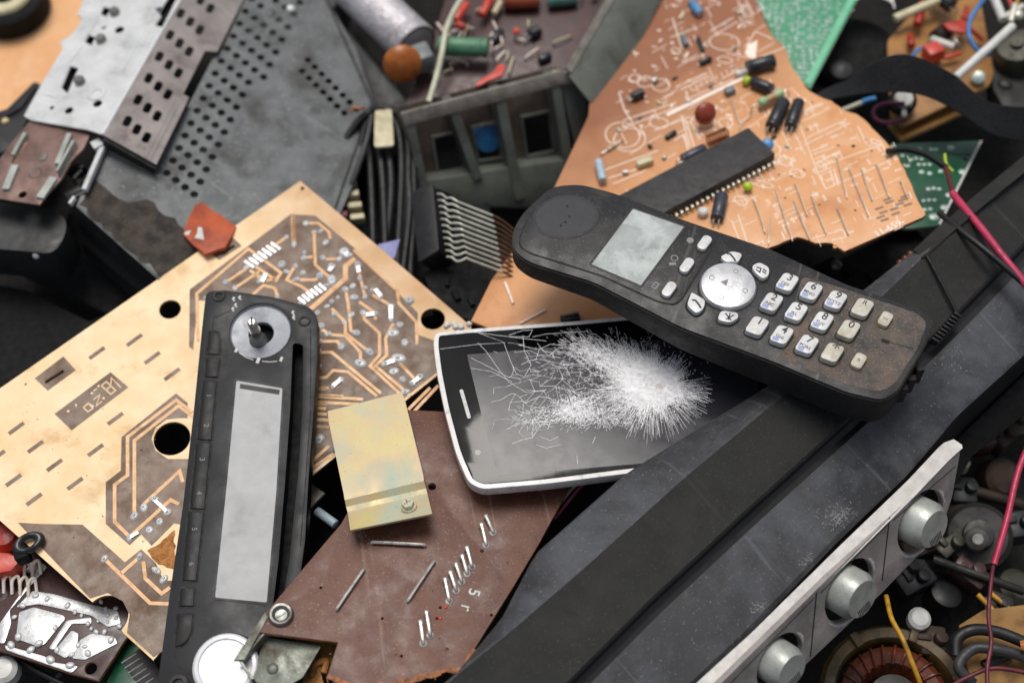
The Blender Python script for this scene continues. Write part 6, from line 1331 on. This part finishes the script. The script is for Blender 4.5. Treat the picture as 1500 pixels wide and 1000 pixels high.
wire([(90, 985, 3.6), (70, 1010, 3.5), (50, 1040, 3.4)], .12, 'cable_grey', 'grey wire under the bottom edge of the small maroon board')
wire([(20, 960, 3.4), (60, 985, 3.6), (110, 1010, 3.6)], .12, 'cable_black', 'black wire under the bottom edge of the small maroon board')
lump(5, 980, 3.8, [(.5, -.5), (.5, 0), (.35, .15), (.01, .18)], 'white_plastic', 'white round stopper in the bottom left corner', 'rubber_stopper', 'stopper')
f = Fr((180, 960, 4.0), (260, 990, 4.0), (200, 1000, 4.0), o=(215, 975)); t = thing('circuit_board', 'dark green board corner with a black chip below the bottom tip of the tan board', 'circuit board', f)
m = MB(); m.plate(f.pts([(150, 1010), (190, 930), (260, 960), (280, 1040), (150, 1040)]), -.16, 0, bev=.02); m.build('board', M['green_dark'], t); m = MB(); c = f.uv(215, 985); m.box((*c, .2), (1.6, .9, .35), -.6, .04)
for k in range(8): m.box((c[0] - .7 + k * .19, c[1] + .2 - k * .12, .38), (.04, .6, .02), -.6, 0, 1)
m.build('chip', [M['ic_black'], M['print_grey']], t)
# gap between faceplate and maroon board
f = Fr((450, 705, 4.4), (478, 722, 4.4), (450, 752, 4.4)); m = MB(); m.plate(f.pts([(446, 700), (476, 722), (446, 752)]), -.15, 0, bev=.02); tag(m.build('metal_scrap', M['tin_rim'], None, f), 'pointed grey metal scrap in the gap right of the radio faceplate', 'metal scrap')
rod((464, 748, 4.6), (492, 768, 4.8), .17, 'pale_blue', 'small glass tube in the gap left of the yellow bracket', 'glass_tube', 'glass tube')
f = flat(465, 800, 1.6); m = MB(); m.box((0, 0, -.5), (5, 6, 1), .5, .2); tag(m.build('gap_filler_box', M['black_matte'], None, f), 'added black filler box darkening the gap under the faceplate and maroon board', 'box')  # added so the deep gap reads as dark shade
# dark slabs added under the middle so the gaps read as shade
for x, y, z_, sx_, sy_, a, mt, lb in ((1280, 410, 4.2, 6, 3, .5, 'black_matte', 'added dark filler slab in the gap between the orange board and the handset'), (620, 330, 1.8, 6, 9, .2, 'void_black', 'added black slab darkening the depths behind the pin connector'), (250, 380, 1.6, 11, 7, -.5, 'void_black', 'added black slab darkening the depths below the chassis on the left'), (860, 800, 3.4, 6, 5, .6, 'black_matte', 'added black slab darkening the gap beside the ridge of the frame')):
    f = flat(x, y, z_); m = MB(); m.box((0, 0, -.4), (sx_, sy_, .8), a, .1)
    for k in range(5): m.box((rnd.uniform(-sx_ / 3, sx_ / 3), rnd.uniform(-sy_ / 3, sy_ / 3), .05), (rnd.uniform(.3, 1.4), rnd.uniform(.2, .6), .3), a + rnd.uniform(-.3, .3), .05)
    tag(m.build('gap_filler', M[mt], None, f), lb, 'dark filler')
lump(1225, 390, 4.9, [(.22, -.3), (.22, .1), (.1, .2), (.01, .2)], 'dull_steel', 'tiny steel peg in the gap above the keypad end of the handset', 'peg', 'peg')
f = flat(1318, 385, 6.2); m = MB(); 
for k in range(3): m.dome((k * .22, k * .2, 0), .12, .14, 10)
tag(m.build('copper_beads', M['copper_coil'], None, f), 'small copper coloured beads on the black frame above the handset', 'beads')

# ================================================================== loose dust and crumbs lying on the upper surfaces
f = flat(800, 600, 8); m = MB(); r = random.Random(77)
def crumb(P, s_, mi): m.dome(tuple(f.loc(P) - Vector((0, 0, .008))), s_, s_ * .8, 5, mi=mi, sx=r.uniform(1, 2.2), rot=r.uniform(0, 3))
for fr_x, box_, n_ in ((B, (480, 760, 760, 960), 130), (A, (790, 300, 1330, 540), 0), (T, (20, 560, 240, 820), 60)):
    for k in range(n_):
        x, y = r.uniform(box_[0], box_[2]), r.uniform(box_[1], box_[3])
        if fr_x is B and (x - 480) / 280 + (y - 760) / 400 < .35: continue
        if fr_x is B and x > 835 - (y - 715) * .55: continue
        if fr_x is T and (x / 240 + (820 - y) / 260 < .5 or y < 568 - x * .69 + 20): continue
        u, v = fr_x.uv(x, y); crumb(fr_x.w3(u, v, .0), abs(r.gauss(0, 1)) * .012 + .008, r.choice((0, 0, 1)))
for k in range(60):      # a drift of pale dust beside the bracket foot
    x, y = 545 + r.gauss(0, 28), 788 + r.gauss(0, 8); u, v = B.uv(x, y); crumb(B.w3(u, v, 0), r.uniform(.008, .025), 0)
for k in range(170):
    x, y = r.uniform(900, 1330), r.uniform(420, 575); u, v = A.uv(x, y)
    if not (338 + (x - 1000) * .35 < y - 0 < 470 + (x - 1000) * .36): continue
    crumb(A.w3(u, v, 0), abs(r.gauss(0, 1)) * .010 + .006, r.choice((0, 1, 1)))
tag(m.build('dust_crumbs', [M['print_grey'], M['mud']], None, f), 'fine pale dust and crumbs strewn over the boards and the handset', 'dust', kind='stuff')
# ------------------------------------------------------------------ light, world, camera
w = bpy.data.worlds.new("World"); scn.world = w; w.use_nodes = True
nt = w.node_tree; bg = nt.nodes['Background']; sk = nt.nodes.new('ShaderNodeTexSky'); sk.sky_type = 'NISHITA'
SUN_EL, SUN_AZ = 69.0, -12.0      # azimuth from +Y towards +X
sk.sun_disc = False; sk.sun_elevation = R(SUN_EL); sk.sun_rotation = R(SUN_AZ)
sk.air_density = 1.0; sk.dust_density = 3.5; sk.ozone_density = 1.0
hs_ = nt.nodes.new('ShaderNodeHueSaturation'); hs_.inputs['Saturation'].default_value = .45      # overcast: a paler sky
nt.links.new(sk.outputs[0], hs_.inputs['Color']); nt.links.new(hs_.outputs[0], bg.inputs[0]); bg.inputs[1].default_value = 0.068
sl = bpy.data.lights.new('sun', 'SUN'); sl.energy = 1.5; sl.angle = R(28); sl.color = (1, .96, .9)
so = bpy.data.objects.new('sun', sl); col.objects.link(so)
d = Vector((math.sin(R(SUN_AZ)) * math.cos(R(SUN_EL)), math.cos(R(SUN_AZ)) * math.cos(R(SUN_EL)), math.sin(R(SUN_EL))))
so.rotation_euler = (-d).to_track_quat('-Z', 'Y').to_euler(); so.location = d * 1.0
cd = bpy.data.cameras.new('camera'); cam = bpy.data.objects.new('camera', cd); col.objects.link(cam)
cam.location = CAM * S; cam.rotation_euler = (TILT, 0, 0); cd.lens = LENS; cd.sensor_width = 36
cd.clip_start = .01; cd.clip_end = 50
cd.dof.use_dof = True; cd.dof.aperture_fstop = 6.3
fp = P3(1000, 480, 10.0); cd.dof.focus_distance = (fp - CAM).dot(Vector((0, math.sin(TILT), -math.cos(TILT)))) * S
scn.camera = cam
vs_ = scn.view_settings; vs_.view_transform = 'Standard'; vs_.look = 'None'; vs_.gamma = 1; vs_.exposure = EXPO; vs_.use_curve_mapping = False
scn.unit_settings.system = 'METRIC'
